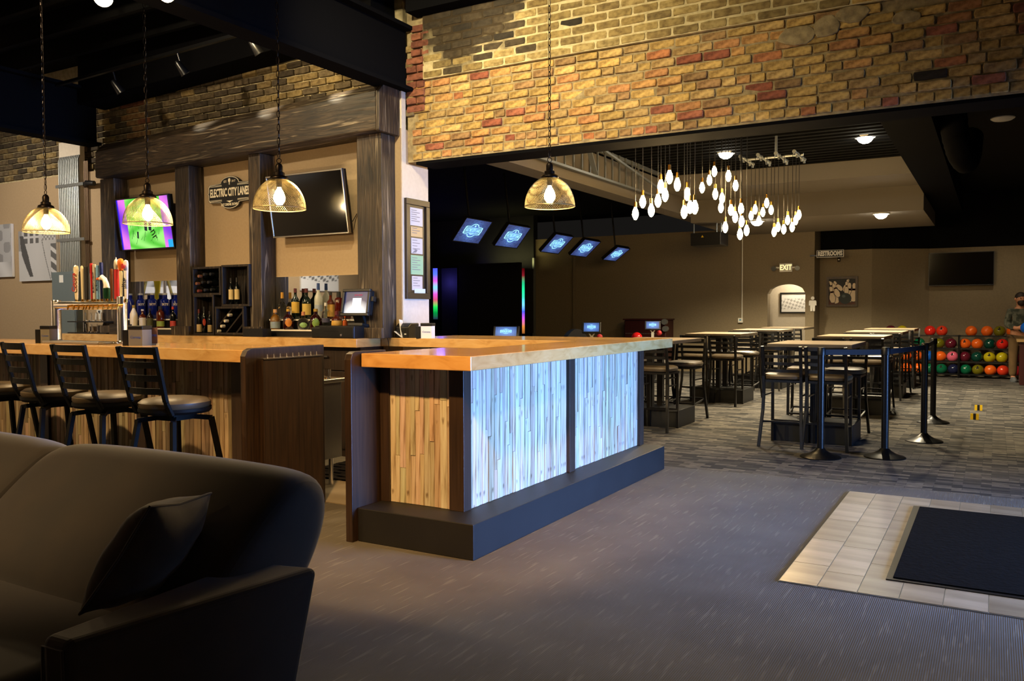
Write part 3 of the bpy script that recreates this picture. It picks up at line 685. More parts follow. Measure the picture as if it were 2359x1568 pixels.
def bottle(label, px, yb, yt, wpx, Y, zb, kind, glass, cap, capfrac, lab=None, zone=(.15, .45), group='bottles on the back bar shelves', txt=None, txtmat='black_plastic', oval=None):
    base = at_y(px, yb, Y); topz = at_y(px, yt, Y).z; base.z = zb; hh = topz-zb; d = (base-EYE).dot(FW); R = wpx*d/F_PX
    t = thing('bottle', label, 'bottle', base, 0, group, world=False)
    pr = PROF[kind]; body = [(r*R, z*hh) for r, z in pr if z <= 1-capfrac+1e-6]
    def rad(z):
        for (r0, z0), (r1, z1) in zip(pr, pr[1:]):
            if z0 <= z <= z1 and z1 > z0: return (r0+(r1-r0)*(z-z0)/(z1-z0))*R
        return .15*R
    zc = 1-capfrac; body.append((rad(zc), zc*hh)); body.append((0, zc*hh))
    MB().lathe(body, 20).build('body', G[glass], t, smooth=True)
    MB().lathe([(0, zc*hh-.002), (rad(min(zc+.02, .99))+.0025, zc*hh-.002), (rad(.99)+.0025, hh), (0, hh)], 14).build('cap', lab_mat(cap), t, smooth=True)
    if lab:
        z0, z1 = zone; b = MB(); n = 14; A0, A1 = (-1.15, 1.15) if not oval else (-.62, .62)
        fa = math.atan2(-base.y, -base.x) if True else -PI/2
        ks = 5 if not oval else 9
        for i in range(n):
            a0 = fa+A0+(A1-A0)*i/n; a1 = fa+A0+(A1-A0)*(i+1)/n
            for k in range(ks):
                za = z0+(z1-z0)*k/ks; zb_ = z0+(z1-z0)*(k+1)/ks
                if oval:
                    u = (i+.5)/n*2-1; v = (k+.5)/ks*2-1
                    if u*u+v*v > 1.0: continue
                ra, rb = rad(za)+.0012, rad(zb_)+.0012
                b.add([(math.cos(a0)*ra, math.sin(a0)*ra, za*hh), (math.cos(a1)*ra, math.sin(a1)*ra, za*hh), (math.cos(a1)*rb, math.sin(a1)*rb, zb_*hh), (math.cos(a0)*rb, math.sin(a0)*rb, zb_*hh)], [(0, 1, 2, 3)])
        b.build('label', lab_mat(lab), t, smooth=True)
        if txt:
            zt = (z0+z1)/2 if not isinstance(txt, tuple) else txt[1]; s_ = txt if isinstance(txt, str) else txt[0]
            rr = rad(zt)+.003; o = text('lettering', s_, R*.36, (math.cos(fa)*rr, math.sin(fa)*rr, zt*hh), fa+PI/2, txtmat, t, .8, .0004)
    return t
LO, UPZ = 1.164, 1.264; YL, YU = 6.03, 6.13
B = bottle
B('cobalt blue bottle half hidden by the steel tap column', 302, 734, 676, 15, YU, UPZ, 'vodka', 'cobalt', '#9aa0a8', .06)
B('cobalt blue bottle with a strawberry-red mark on the upper shelf', 325.5, 734, 675.5, 19.5, YU, UPZ, 'vodka', 'cobalt', '#b9bcc0', .06, '#131f78', (.5, .62), txt='SKYY', txtmat='cream')
B('plain cobalt blue bottle in the middle of the upper shelf', 352, 734, 675, 20, YU, UPZ, 'vodka', 'cobalt', '#b9bcc0', .06, '#131f78', (.5, .62), txt='SKYY', txtmat='cream')
B('cobalt blue bottle with an orange mark on the upper shelf', 381, 734, 675, 21, YU, UPZ, 'vodka', 'cobalt', '#b9bcc0', .06, '#131f78', (.5, .62), txt='SKYY', txtmat='cream')
B('cobalt blue bottle half hidden by the second timber post', 406, 734, 675, 19, YU, UPZ, 'vodka', 'cobalt', '#b9bcc0', .06, '#131f78', (.5, .62), txt='SKYY', txtmat='cream')
for px, c in ((324, '#d8402c'), (380, '#e39a22')):
    p = at_y(px, 716, YU-.058); q = bpy.data.objects['bottle.001' if px == 324 else 'bottle.003']
    b = MB(); b.prism([(-.016, 0, .03), (.016, 0, .033), (.012, 0, -.012), (.002, 0, -.036), (-.010, 0, -.012)], (0, .002, 0)); pc = b.build('fruit_mark', lab_mat(c), q)
    r_ = 19.5*8/F_PX*.52; fa = math.atan2(-q.location.y, -q.location.x); pc.location = (math.cos(fa)*r_, math.sin(fa)*r_, .085); pc.rotation_euler = (0, 0, fa+PI/2)
B('cream coloured opaque bottle with gold cap at the end of the lower shelf', 308.7, 756, 702.6, 17.5, YL, LO, 'slim', 'cream', '#c09a3a', .12)
B('amber bourbon bottle with a white label and red seal', 329, 756, 712, 16, YL, LO, 'tall', 'amber', '#d8d2c4', .08, '#e6dfd0', (.12, .55))
B('dark brown bottle with olive label on the lower shelf', 346, 756, 710, 14, YL, LO, 'tall', 'brown', '#1a1512', .1, '#4a4a22', (.1, .5))
B('amber rye bottle with a green label', 370, 756, 705, 18, YL, LO, 'vodka', 'amber', '#1b1410', .14, '#8a9a3a', (.08, .32))
B('black rum bottle with a red label beside the second timber post', 399, 756, 706, 14, YL, LO, 'tall', 'black', '#c0362a', .12, '#b83a2e', (.08, .34))
B('round clear tequila flask with a tall gold cap', 650.7, 734, 673, 21, YU, UPZ, 'round', 'clear', '#d09a34', .22)
B('dark green whiskey bottle with yellow label and maroon cap, beside the tall gold cap', 681, 734, 664, 18.5, YU, UPZ, 'tall', 'green', '#5a1a20', .13, '#e0b84a', (.2, .56))
B('dark green whiskey bottle with two-piece pale label in the middle of the shelf', 706.5, 734, 664, 21, YU, UPZ, 'tall', 'green', '#5a1a20', .13, '#d9bb5e', (.14, .50))
B('frosted vodka bottle with a tall blue cap', 734, 734, 652, 18.5, YU, UPZ, 'tall', 'frost', '#2b4a8a', .18, '#aab6c4', (.22, .40))
B('honey coloured whiskey bottle with black cap', 762, 734, 673, 19.5, YU, UPZ, 'tall', 'amber', '#14110e', .1, '#dcae52', (.1, .55))
B('red whisky bottle with a black stopper beside the till screen', 781, 734, 671.5, 20, YU, UPZ, 'vodka', 'red', '#0f0e0e', .2, '#2a1410', (.12, .3))
B('small flask of golden tequila with blue grey label', 634.4, 758, 712, 24, YL, LO, 'squat', 'gold', '#cf9a5a', .16, '#8fa0a6', (.06, .38))
B('squat dark red whisky flask with an orange oval label', 665, 758, 711, 26, YL, LO, 'squat', 'rust', '#c89a30', .12, '#d8862c', (.14, .54), oval=1)
B('wide clear tequila flask with green label and cork knob', 699, 758, 717.6, 29, YL, LO, 'round', 'clear', '#d08a62', .2, '#9cc878', (.12, .40), oval=1)
B('squat dark red whisky flask with a green oval label', 727.7, 758, 711, 28, YL, LO, 'squat', 'rust', '#b08a2c', .12, '#7c9a3a', (.12, .54), oval=1)
B('small round clear gin flask with a printed dark band', 751, 740, 697, 20, YL+.03, LO+.05, 'squat', 'clear', '#e0ddd4', .14, '#4a4a66', (.1, .3))
B('amber bottle with a wide yellow label half hidden by the cash drawer', 776, 758, 716, 26, YL, LO, 'squat', 'amber', '#6a1510', .2, '#d8a640', (.25, .5))
B('small orange bottle under the till screen', 795, 758, 726, 11, YL, LO, 'tall', 'gold', '#c4521c', .15, '#d8641c', (.2, .7))
# ------------------------------------------------------------------ wine crates
def crate(label, pxa, pxb, ya, yb, Y=5.965, slats=None):
    a, c = at_y(pxa, ya, Y), at_y(pxb, yb, Y); x0, x1, z1, z0 = a.x, c.x, a.z, c.z
    t = thing('wine_crate', label, 'crate', ((x0+x1)/2, Y, z0), 0, 'wine crates on the back counter')
    th = .022; Y1 = 6.17
    MB().box(x0, x1, Y, Y1, z0, z0+th).build('board', 'crate', t, bevel=.002); MB().box(x0, x1, Y, Y1, z1-th, z1).build('board', 'crate', t, bevel=.002)
    for x in (x0, x1-th):
        for k in range(2):
            m = (Y+Y1)/2; ya_, yb_ = (Y, m-.006) if k == 0 else (m+.006, Y1); MB().box(x, x+th, ya_, yb_, z0+th, z1-th).build('board', 'crate', t, bevel=.002)
    n = 4; wd = (x1-x0-2*th)/n
    for k in range(n): MB().box(x0+th+k*wd+.004, x0+th+(k+1)*wd-.004, Y1-.018, Y1, z0+th, z1-th).build('back_slat', 'crate', t, bevel=.002)
    if slats:
        for (u0, v0, u1, v1) in slats:
            p = (x0+(x1-x0)*u0, Y+.10, z0+(z1-z0)*v0); q = (x0+(x1-x0)*u1, Y+.10, z0+(z1-z0)*v1)
            MB().bar(p, q, .016, .11, (0, 1, 0)).build('divider', 'crate', t)
    return x0, x1, z0, z1
cA = crate('dark wooden wine crate of lying bottles, topmost beside the second timber post', 442, 508, 615.5, 679)
cB = crate('dark wooden wine crate with three standing bottles, below the crate of lying bottles', 444, 493, 679.5, 772)
cC = crate('dark wooden wine crate holding cream-labelled bottles, topmost beside the third timber post', 509, 574, 610.5, 705)
cD = crate('dark wooden wine crate with slanted dividers and white-capped bottles', 494.5, 562, 706, 771.5, slats=((.02, .34, .55, 1.0), (.25, .04, .95, .95), (.6, .04, 1.0, .55)))
def lying(label, px, py, cap, r=.036, L=.16, Y=5.985, capl=.055, grp='wine bottles lying in the crates'):
    p = at_y(px, py, Y)
    t = thing('wine_bottle', label, 'bottle', p, 0, grp, world=False)
    MB().lathe([(0, L), (r, L), (r, .075), (r*.6, .055), (.013, .035), (.013, .0), (0, 0)], 14, axis=(0, 1, 0)).build('body', G['black'], t, smooth=True)
    MB().lathe([(0, -.012), (.015, -.012), (.0165, 0), (.0155, capl*.6), (0, capl*.6)], 12, axis=(0, 1, 0)).build('cap', lab_mat(cap), t, smooth=True)
for i, (x, y, c) in enumerate(((459, 636, '#86553a'), (471, 632, '#1a1a1c'), (486, 631, '#101012'), (454, 653, '#7d4c32'), (467, 650, '#1b1614'), (481, 650, '#1b1614'), (458, 670, '#7c3222'), (473, 668, '#242428'), (488, 667, '#0f0f11'))):
    w_ = ('top', 'middle', 'bottom')[i//3]; cc = {'#86553a': 'copper-capped', '#7d4c32': 'copper-capped', '#7c3222': 'red-capped'}.get(c, 'black-capped')
    pos = ('by the post', 'in the middle', 'by the other crate')[i % 3]
    lying('%s wine bottle lying in the %s row of the upper crate, %s' % (cc, w_, pos), x, y, c)
for i, (x, y) in enumerate(((527.6, 725.5), (519.5, 739), (511.5, 751), (502, 762.5))):
    lying('white-capped wine bottle lying in the crate with slanted dividers, %s from the top' % ('first', 'second', 'third', 'fourth')[i], x, y, '#d9cfae', r=.03)
B('standing wine bottle with cream label in the lower crate, beside the second timber post', 459, 769, 712, 12, 6.02, cB[2]+.022, 'wine', 'black', '#5a1518', .16, '#d8b878', (.04, .36), group='wine bottles standing in the crates')
B('standing black wine bottle with a vertical orange label in the lower crate', 471, 769, 706, 11.5, 6.03, cB[2]+.022, 'wine', 'black', '#101012', .16, '#c8401c', (.28, .54), group='wine bottles standing in the crates', oval=1)
B('standing red wine bottle with cream label in the lower crate, beside the slanted dividers', 484, 769, 716, 11, 6.05, cB[2]+.022, 'wine', 'black', '#201012', .16, '#d8b878', (.04, .36), group='wine bottles standing in the crates')
B('tall wine bottle with big cream label in the upper crate, toward the lying bottles', 533, 702, 640, 12, 6.03, cC[2]+.022, 'wine', 'black', '#14100e', .16, '#e3c98c', (.18, .56), group='wine bottles standing in the crates')
B('tall wine bottle with big cream label in the upper crate, beside the third timber post', 546.5, 702, 639, 12, 6.03, cC[2]+.022, 'wine', 'black', '#14100e', .16, '#e3c98c', (.18, .56), group='wine bottles standing in the crates')
# condiment holder and menu box by the third post
p = at_z(583, 775.5, ZC); t = thing('bar_caddy', 'low black bar caddy in front of the third timber post', 'caddy', (p.x, p.y+.04, ZC))
MB().box(p.x-.14, p.x+.13, p.y, p.y+.012, ZC, ZC+.078).box(p.x-.14, p.x+.13, p.y+.10, p.y+.112, ZC, ZC+.078).box(p.x-.14, p.x-.128, p.y+.012, p.y+.10, ZC, ZC+.078).box(p.x+.118, p.x+.13, p.y+.012, p.y+.10, ZC, ZC+.078).box(p.x-.128, p.x+.118, p.y+.012, p.y+.10, ZC, ZC+.01).build('tray', 'black_plastic', t)
p = at_z(577, 774, ZC); b = MB()
t = thing('drink_carton', 'small white and navy drink carton standing in the black bar caddy', 'carton', (p.x, p.y+.07, ZC+.011))
MB().box(p.x-.05, p.x+.035, p.y+.06, p.y+.105, ZC+.011, ZC+.21).build('box', 'white', t); MB().box(p.x+.0, p.x+.036, p.y+.058, p.y+.06, ZC+.10, ZC+.21).build('print', lab_mat('#27345c'), t)
MB().prism([(p.x-.03+math.cos(a)*.02, p.y+.058, ZC+.165+math.sin(a)*.024) for a in [2*PI*i/12 for i in range(12)]], (0, .002, 0)).prism([(p.x-.05, p.y+.058, ZC+.10), (p.x-.01, p.y+.058, ZC+.10), (p.x-.03, p.y+.058, ZC+.14)], (0, .002, 0)).build('emblem', lab_mat('#d89a6a'), t)

# ------------------------------------------------------------------ till
x0, x1 = -5.40, -4.985
cd_ = thing('cash_drawer', 'black metal cash drawer under the till screen', 'cash drawer', (-5.2, 6, ZC))
MB().box(x0, x1, 5.805, 6.17, ZC, ZC+.112).build('body', 'black_plastic', cd_, bevel=.004)
fr_ = MB().box(x0+.008, x1-.004, 5.797, 5.805, ZC+.008, ZC+.10).build('drawer_front', 'black_plastic', cd_, bevel=.002)
MB().box(x0+.06, x0+.24, 5.795, 5.797, ZC+.062, ZC+.066).build('slot', 'gap', fr_); b = MB().cyl((x0+.27, 5.790, ZC+.03), (x0+.27, 5.797, ZC+.03), .011, n=14); b.build('lock', 'chrome', fr_, smooth=True)
sm_ = thing('card_printer', 'small black box beside the cash drawer', 'printer', (-5.48, 6, ZC)); MB().box(-5.53, -5.405, 5.83, 6.0, ZC, ZC+.10).build('body', 'black_plastic', sm_, bevel=.012); MB().box(-5.51, -5.43, 5.86, 5.95, ZC+.10, ZC+.112).build('lid', 'black_plastic', sm_, bevel=.004)
a, c = at_y(787, 728, 5.93), at_y(853, 729, 5.93); mw = c.x-a.x; mh = at_y(792, 666, 5.96).z-a.z
mo = frame_thing('till_screen', 'till touch screen showing a white log-in panel', 'monitor', ((a.x+c.x)/2, 5.93, a.z), -.16, -.05)
ring_frame(mw, mh, .026, -.03, 0).build('bezel', 'black_plastic', mo, bevel=.004); MB().box(-mw/2+.01, mw/2-.01, -.005, .05, .01, mh-.01).build('housing', 'black_plastic', mo, bevel=.01)
def till(w, h, t):
    b = MB(); n = 24
    for i in range(n):
        for j in range(n):
            u, v = (i+.5)/n, (j+.5)/n; r = math.hypot((u-.5)*1.0, v+.05)
            k = max(0, min(1, (.72-r)/.4)); c = tuple(x*(1-k)+1.1*k for x in lin('#3c3f66')[:3])
            if abs(u-.53) < .19 and .3 < v < .72: c = (1.25, 1.25, 1.3)
            q = [(-w/2+w*p, t+h*q_) for p, q_ in ((i/n, j/n), ((i+1)/n, j/n), ((i+1)/n, (j+1)/n), (i/n, (j+1)/n))]
            flat(b, q, -.012, c+(1,))
    return b
scn = till(mw-.052, mh-.052, .026).build('screen', 'screen', mo)
M['red_text'] = emit('red_screen_text', '#c04a60', .9)
text('lettering', 'NOT NOW', .019, (.02, -.0135, mh*.77), '-y', 'red_text', scn, 1.0, .0003, bold=.001)
MB().bar((0, .03, .02), (0, .09, -.07), .12, .03).box(-.09, .09, .0, .16, -.085, -.062).build('stand', 'black_plastic', mo)
MB().box(mw/2, mw/2+.03, -.01, .03, mh*.55, mh*.72).build('card_reader', 'black_plastic', mo)
p = at_z(926, 778, ZC); pr = thing('receipt_printer', 'black receipt printer on the counter by the framed licences', 'printer', (p.x, p.y+.08, ZC))
MB().prism([(p.x-.08, p.y, ZC), (p.x-.08, p.y, ZC+.10), (p.x-.08, p.y+.05, ZC+.135), (p.x-.08, p.y+.17, ZC+.135), (p.x-.08, p.y+.17, ZC)], (.15, 0, 0)).build('body', 'black_plastic', pr, bevel=.008)
MB().box(p.x-.055, p.x+.04, p.y-.003, p.y, ZC+.055, ZC+.085).build('paper_slot', 'gap', pr); MB().box(p.x+.03, p.x+.05, p.y-.004, p.y, ZC+.03, ZC+.04).build('button', 'white', pr)
p = Vector((-4.72, 6.15, ZC)); mc = thing('menu_card', 'white folded card leaning beside the receipt printer', 'card', (p.x, p.y, ZC))
MB().bar((p.x+.02, p.y, ZC), (p.x-.03, p.y+.03, ZC+.165), .05, .006, (1, 0, 0)).build('panel', 'paper', mc); MB().bar((p.x+.02, p.y, ZC+.003), (p.x-.06, p.y-.01, ZC+.06), .05, .004, (0, 0, 1)).build('panel', 'paper', mc)
p = at_z(889, 778, ZC); tag(MB().tube([(p.x-.02, 6.1, ZC+.03), (p.x, 6.10, ZC+.002), (p.x+.01, 6.105, ZC-.03), (p.x+.02, 6.108, ZC-.11)], .003, 6).build('cable', 'black_plastic'), 'thin black cable hanging over the inner counter corner', 'cord')
# napkin caddies
M['napkin_print'] = mat('blue_print', '#3a5aa8', .6)
def caddy(label, px, yb, w, h, pm='acrylic'):
    p = at_z(px, yb, ZC); d = (p-EYE).dot(FW); W = w*d/F_PX; Hh = h*d/F_PX
    t = thing('napkin_caddy', label, 'napkin holder', p, 0, 'napkin caddies', world=False); t.rotation_euler = (0, 0, .28)
    MB().box(-W/2, W/2, 0, W*.9, 0, Hh*.80).build('paper_panel', pm, t); MB().box(-W/2-.004, W/2+.004, -.004, W*.9+.004, Hh*.80, Hh).build('lid', 'black_plastic', t, bevel=.004)
    text('lettering', 'Corona', W*.24, (0, -.0015, Hh*.42), '-y', 'napkin_print', t, 1, .0004, shear=.15)
    MB().box(-W/2-.05, -W/2-.006, .0, W*.9, 0, Hh*.78).build('condiment_box', 'black_plastic', t)
    return t
caddy('white napkin caddy with black lid beside the receipt printer', 982, 779, 26, 35, 'paper')
caddy('smoky napkin caddy with black lid behind the second swivel stool from the gap end', 104, 790, 25, 40)
caddy('smoky napkin caddy with black lid beside the steel tap tower', 312, 796, 37, 46)
p = at_z(340, 795, ZC); t = thing('menu_holder', 'brown table menu stand next to the napkin caddy', 'menu', p, 0, world=False); t.rotation_euler = (0, 0, .28)
MB().box(-.07, .06, .02, .05, 0, .012).build('foot', 'steel', t); MB().box(-.07, .06, .03, .036, .012, .13).build('panel', lab_mat('#7a5234'), t); text('lettering', 'Corona', .035, (0, .029, .075), '-y', 'napkin_print', t, 1, .0004, shear=.15)

# ------------------------------------------------------------------ beer tower
pa, pb = at_z(131, 788, ZC), at_z(283, 793, ZC); yt = (pa.y+pb.y)/2; xa, xb = at_y(131, 788, yt).x, at_y(283, 793, yt).x
bt = thing('beer_tower', 'chrome beer tap tower with a row of mixed tap handles on the bar', 'beer tap', ((xa+xb)/2, yt, ZC))
zp = ZC+.30
for x, top_ in ((xa, .345), (xb, .365)):
    b = MB(); b.lathe([(.055, 0), (.055, .012), (.042, .02), (.038, .03), (.038, top_-.004), (.036, top_), (0, top_)], 24, (x, yt, ZC)); b.build('column', 'chrome', bt, smooth=True)
    b = MB(); b.lathe([(.07, 0), (.07, .008), (0, .008)], 20, (x, yt, ZC))
    for k in range(6): b.ball((x+math.cos(k)*.062, yt+math.sin(k)*.062, ZC+.010), .008, 8, 5)
    b.build('base_flange', 'chrome', bt, smooth=True)
MB().cyl((xa, yt, zp), (xb, yt, zp), .034, n=24).build('cross_pipe', 'chrome', bt, smooth=True)
HC = {k: mat('tap_'+k, v, .35) for k, v in dict(cream='#ddd0ae', red='#b01c1c', black='#0d0c0b', silver='#b8b4a6', blue='#6fa0d0', navy='#0c1a4c', green='#0d3a1e', brown='#5a3216', orange='#d8681c', white='#e9e6dc').items()}
def handle(px, yt_, yb_, wpx, col, lab=None, kind='paddle'):
    q = at_y(px, yb_, yt); topz = at_y(px, yt_, yt).z; d = (q-EYE).dot(FW); w = wpx*d/F_PX; z0 = zp+.045; hh = topz-z0
    b = MB()
    if kind == 'paddle': b.lathe([(0, 0), (w*.28, 0), (w*.34, hh*.1), (w*.42, hh*.6), (w*.5, hh*.9), (w*.40, hh*.97), (0, hh)], 16, (q.x, yt, z0), sy=.45)
    elif kind == 'round': b.lathe([(0, 0), (w*.3, 0), (w*.5, hh*.95), (w*.44, hh), (0, hh)], 16, (q.x, yt, z0))
    elif kind == 'block': b.box(q.x-w/2, q.x+w/2, yt-w*.3, yt+w*.3, z0, z0+hh)
    o = b.build('tap_handle', HC[col], bt, smooth=(kind != 'block'), label=lab, bevel=0 if kind != 'block' else .004)
    s = MB(); s.cyl((q.x, yt, zp+.02), (q.x, yt, z0+.004), .010, n=10); s.cyl((q.x, yt-.03, zp), (q.x, yt-.075, zp-.006), .009, n=10); s.cyl((q.x, yt-.07, zp-.004), (q.x, yt-.080, zp-.034), .008, .006, n=10)
    s.build('spout', 'brass', bt, smooth=True); return q.x, z0, hh, o
x, z, h, o = handle(176.5, 610.5, 687, 17, 'cream', 'cream paddle handle with red script', 'paddle'); text('lettering', 'Coors', .058, (x, yt-.022, z+h*.5), '-y', HC['red'], o, 1, .001, spin=PI/2, bold=.0015)
handle(190, 611, 687, 10, 'cream', 'slim cream handle'); 
x, z, h, o = handle(201, 614, 681, 12, 'black', 'square black handle', 'block'); handle(212.5, 606, 686, 8, 'red', 'slim red handle', 'round')
x, z, h, o = handle(218.5, 608, 687, 8.5, 'silver', 'silver handle with dark lettering', 'block'); text('lettering', 'BUSCH LIGHT', .026, (x, yt-.010, z+h*.48), '-y', HC['navy'], o, 1, .001, spin=PI/2)
x, z, h, o = handle(226, 611, 683, 8, 'blue', 'light blue handle', 'block'); text('lettering', 'BUSCH', .028, (x, yt-.010, z+h*.42), '-y', HC['navy'], o, 1, .001, spin=PI/2)
handle(234.5, 604, 687, 9, 'navy', 'tall navy handle', 'round')
q = at_y(246, 686, yt)                                   # bird head handle
b = MB(); b.lathe([(0, 0), (.022, 0), (.026, .02), (.027, .08), (.020, .085), (0, .085)], 14, (q.x, yt, zp+.05)); gh = b.build('tap_handle', HC['green'], bt, smooth=True, label='dark green handle with a white bird head')
b = MB(); b.tube([(q.x, yt-.0, zp+.132), (q.x-.004, yt, zp+.165), (q.x-.022, yt, zp+.20), (q.x-.048, yt-.004, zp+.215), (q.x-.07, yt-.006, zp+.205)], .02, 12, rs=[.024, .02, .018, .022, .014]); b.build('bird_neck', HC['white'], gh, smooth=True)
b = MB(); b.tube([(q.x-.068, yt-.006, zp+.206), (q.x-.10, yt-.01, zp+.205), (q.x-.112, yt-.01, zp+.203)], .01, 10, rs=[.013, .010, .004]); b.build('bird_bill', HC['orange'], gh, smooth=True)
MB().ball((q.x-.05, yt-.024, zp+.222), .004, 8, 6).build('bird_eye', HC['black'], gh, smooth=True)
s = MB(); s.cyl((q.x, yt, zp+.02), (q.x, yt, zp+.052), .010, n=10); s.cyl((q.x, yt-.03, zp), (q.x, yt-.075, zp-.006), .009, n=10); s.cyl((q.x, yt-.07, zp-.004), (q.x, yt-.080, zp-.034), .008, .006, n=10); s.build('spout', 'brass', bt, smooth=True)
handle(257.5, 619, 684, 7, 'brown', 'slim brown wooden handle', 'round')
x, z, h, o = handle(269, 620, 677, 11, 'red', 'red handle with a pale ribbed top', 'block')
MB().lathe([(.016, 0), (.018, .03), (.015, .06), (.008, .075), (.004, .08), (.004, .09), (0, .092)], 14, (x, yt, z+h)).build('handle_top', HC['silver'], o, smooth=True)
x, z, h, o = handle(279, 622, 672, 12, 'cream', 'cream handle with an orange knob', 'paddle'); MB().lathe([(0, 0), (.016, .01), (.022, .05), (.024, .075), (.016, .095), (0, .10)], 14, (x, yt, z+h-.01)).build('handle_top', HC['orange'], o, smooth=True)
x, z, h, o = handle(291, 598, 677, 17, 'white', 'tall white handle with a red seal', 'paddle')
text('lettering', 'lite', .055, (x+.004, yt-.024, z+h*.42), '-y', HC['black'], o, 1, .001, spin=PI/2, bold=.001)
MB().cyl((x, yt-.028, z+h*.83), (x, yt-.022, z+h*.83), .020, n=18).build('seal', HC['red'], o)
tag(MB().prism([(xa+.06, yt-.16, ZC+.001), (xb-.06, yt-.16, ZC+.001), (xb-.06, yt-.02, ZC+.001), (xa+.06, yt-.02, ZC+.001)], (0, 0, .02)).build('drip_tray', 'steel', bevel=.004), 'long stainless drip tray under the beer taps', 'tray')

# ------------------------------------------------------------------ licences on the jamb
JX = XJ+.006
q0, q1 = at_x(929, 455, JX), at_x(986, 688, JX)
fy0, fy1, fz0, fz1 = q0.y+.01, q1.y, at_x(929, 688, JX).z, q0.z
lf = thing('picture_frame', 'tall dark frame of five licences hanging on the pale wall end', 'frame', (JX, (fy0+fy1)/2, (fz0+fz1)/2), 0, world=False); lf.rotation_euler = (0, 0, PI/2)
fw, fh = fy1-fy0, fz1-fz0; off = fh/2
b = ring_frame(fw, fh, .055, -.03, -.001); b.v = [(x, y, z-off) for x, y, z in b.v]; M['frame_wood'] = mat('dark_frame_wood', '#241c15', .4); b.build('frame', 'frame_wood', lf, bevel=.003)
MB().box(-fw/2+.05, fw/2-.05, -.012, -.001, -off+.05, off-.05).build('backing', 'black_plastic', lf)
fx = lambda v: (v-200)/(440-200)*(fw-.11)-(fw-.11)/2
for (u0, u1, v0, v1, c, txt) in ((215, 400, 240, 465, '#e3e3ea', 6), (225, 395, 480, 605, '#e0c48e', 3), (228, 396, 622, 820, '#dcdce4', 4), (222, 402, 840, 1085, '#a6d4ac', 6), (235, 390, 1105, 1285, '#dcd6d8', 4)):
    zt = lambda v: off-.005-(v-140)/(1390-140)*(fh-.01)
    pg = MB().box(fx(u0), fx(u1), -.015, -.012, zt(v1), zt(v0)).build('licence_sheet', lab_mat(c), lf)
    b = MB()
    for k in range(txt):
        z = zt(v0)-(zt(v0)-zt(v1))*(.14+.72*k/txt); L = .78 if k % 2 else .5; b.box(fx(u0)+.02, fx(u0)+.02+(fx(u1)-fx(u0)-.03)*L, -.0158, -.015, z-.003, z+.003)
    b.build('print_line', lab_mat('#8a8a92'), pg)
b = MB(); b.prism([(fx(228)+.004, -.0158, zt(700)-.06), (fx(228)+.06, -.0158, zt(720)-.03), (fx(320), -.0158, zt(770)), (fx(300), -.0158, zt(805)), (fx(228)+.01, -.0158, zt(815)), (fx(290), -.0158, zt(770))], (0, .0006, 0)); b.build('print_swoosh', lab_mat('#8e8e96'), lf)
MB().box(fx(270), fx(430), -.017, -.015, zt(1340), zt(1265)).build('licence_sticker', lab_mat('#dff0ff'), lf)

# ------------------------------------------------------------------ picture wall on the far side of the bar
def canvas(name, label, x0, x1, z0, z1, Y, fn, n=84, m=70, d=.035, rz=0, cat='picture', grp=None, loc=None):
    w_, h_ = x1-x0, z1-z0
    t = thing(name, label, cat, loc or ((x0+x1)/2, Y, z0), 0, grp, world=False); t.rotation_euler = (0, 0, rz)
    MB().box(-w_/2, w_/2, .001, d, 0, h_).build('stretcher', 'paper', t)
    b = MB()
    for i in range(n):
        for j in range(m):
            u, v = (i+.5)/n, (j+.5)/m; c = fn(u, v)
            b.poly([(-w_/2+w_*a, 0, h_*e) for a, e in ((i/n, j/m), ((i+1)/n, j/m), ((i+1)/n, (j+1)/m), (i/n, (j+1)/m))], 0, (c, c, c*1.02, 1))
    b.build('print', 'print', t); return t
def f_street(u, v):
    if v < .28: return .45+.12*math.sin(9*u+6*v)
    if v > .84 and u < .7: return .55
    return (.16 if math.sin(16*u)*math.sin(14*v) > .15 else .30)+.1*u
def f_dress(u, v):
    uc = .08+.30*(1-v)**1.6; wd = .085*(1-abs(v-.5)*1.1)
    if abs(u-uc) < wd and .08 < v < .9: return .07
    if v > .74 and .16 < u < .55: return .10 if ((u*13) % 2 < 1.3 and abs(v-.86) > .02) else .5
    if u > .64 and v > .78: return .2+.25*(math.sin(70*u)*math.sin(61*v) > 0)
    if abs(u-(.60+.25*(1-v)**1.3)) < .008 and v < .8: return .12
    if u > .86 and v < .72: return .10 if math.sin(30*v+20*u) > -.3 else .5
    if u < .10 and v > .6: return .25
    return .50-.16*max(0, u-.5)-.06*v
a, c = at_y(42, 533, 6.16), at_y(131, 645, 6.16); canvas('canvas_print', 'black and white canvas with a pale flowing shape beside the conduits', a.x, c.x, c.z, a.z, 6.16, f_dress)
a, c = at_y(-60, 523, 6.16), at_y(28, 637, 6.16); canvas('canvas_print', 'black and white canvas of an old street, farthest along the tan wall', a.x, c.x, c.z, a.z, 6.16, f_street)
def mirrored(px0, px1, y0, y1):
    a, c = at_x(px0, y0, -12.46), at_x(px1, y1, -12.46); return 2*6.185-c.y, 2*6.185-a.y, c.z, a.z
def f_crowd(u, v):
    d = math.sin(41*u+3*v)*math.sin(23*v+17*u)
    return .12 if (v > .35+.25*abs(u-.4) and d > .1 and v > .3) else .7
r_ = random.Random(3)
y0, y1, z0, z1 = mirrored(693, 780, 612, 671); canvas('canvas_print', 'pale canvas with a marching crowd, seen in the mirror by the till', y0, y1, z0, z1, 0, f_crowd, rz=PI/2, loc=(-12.46, (y0+y1)/2, z0))
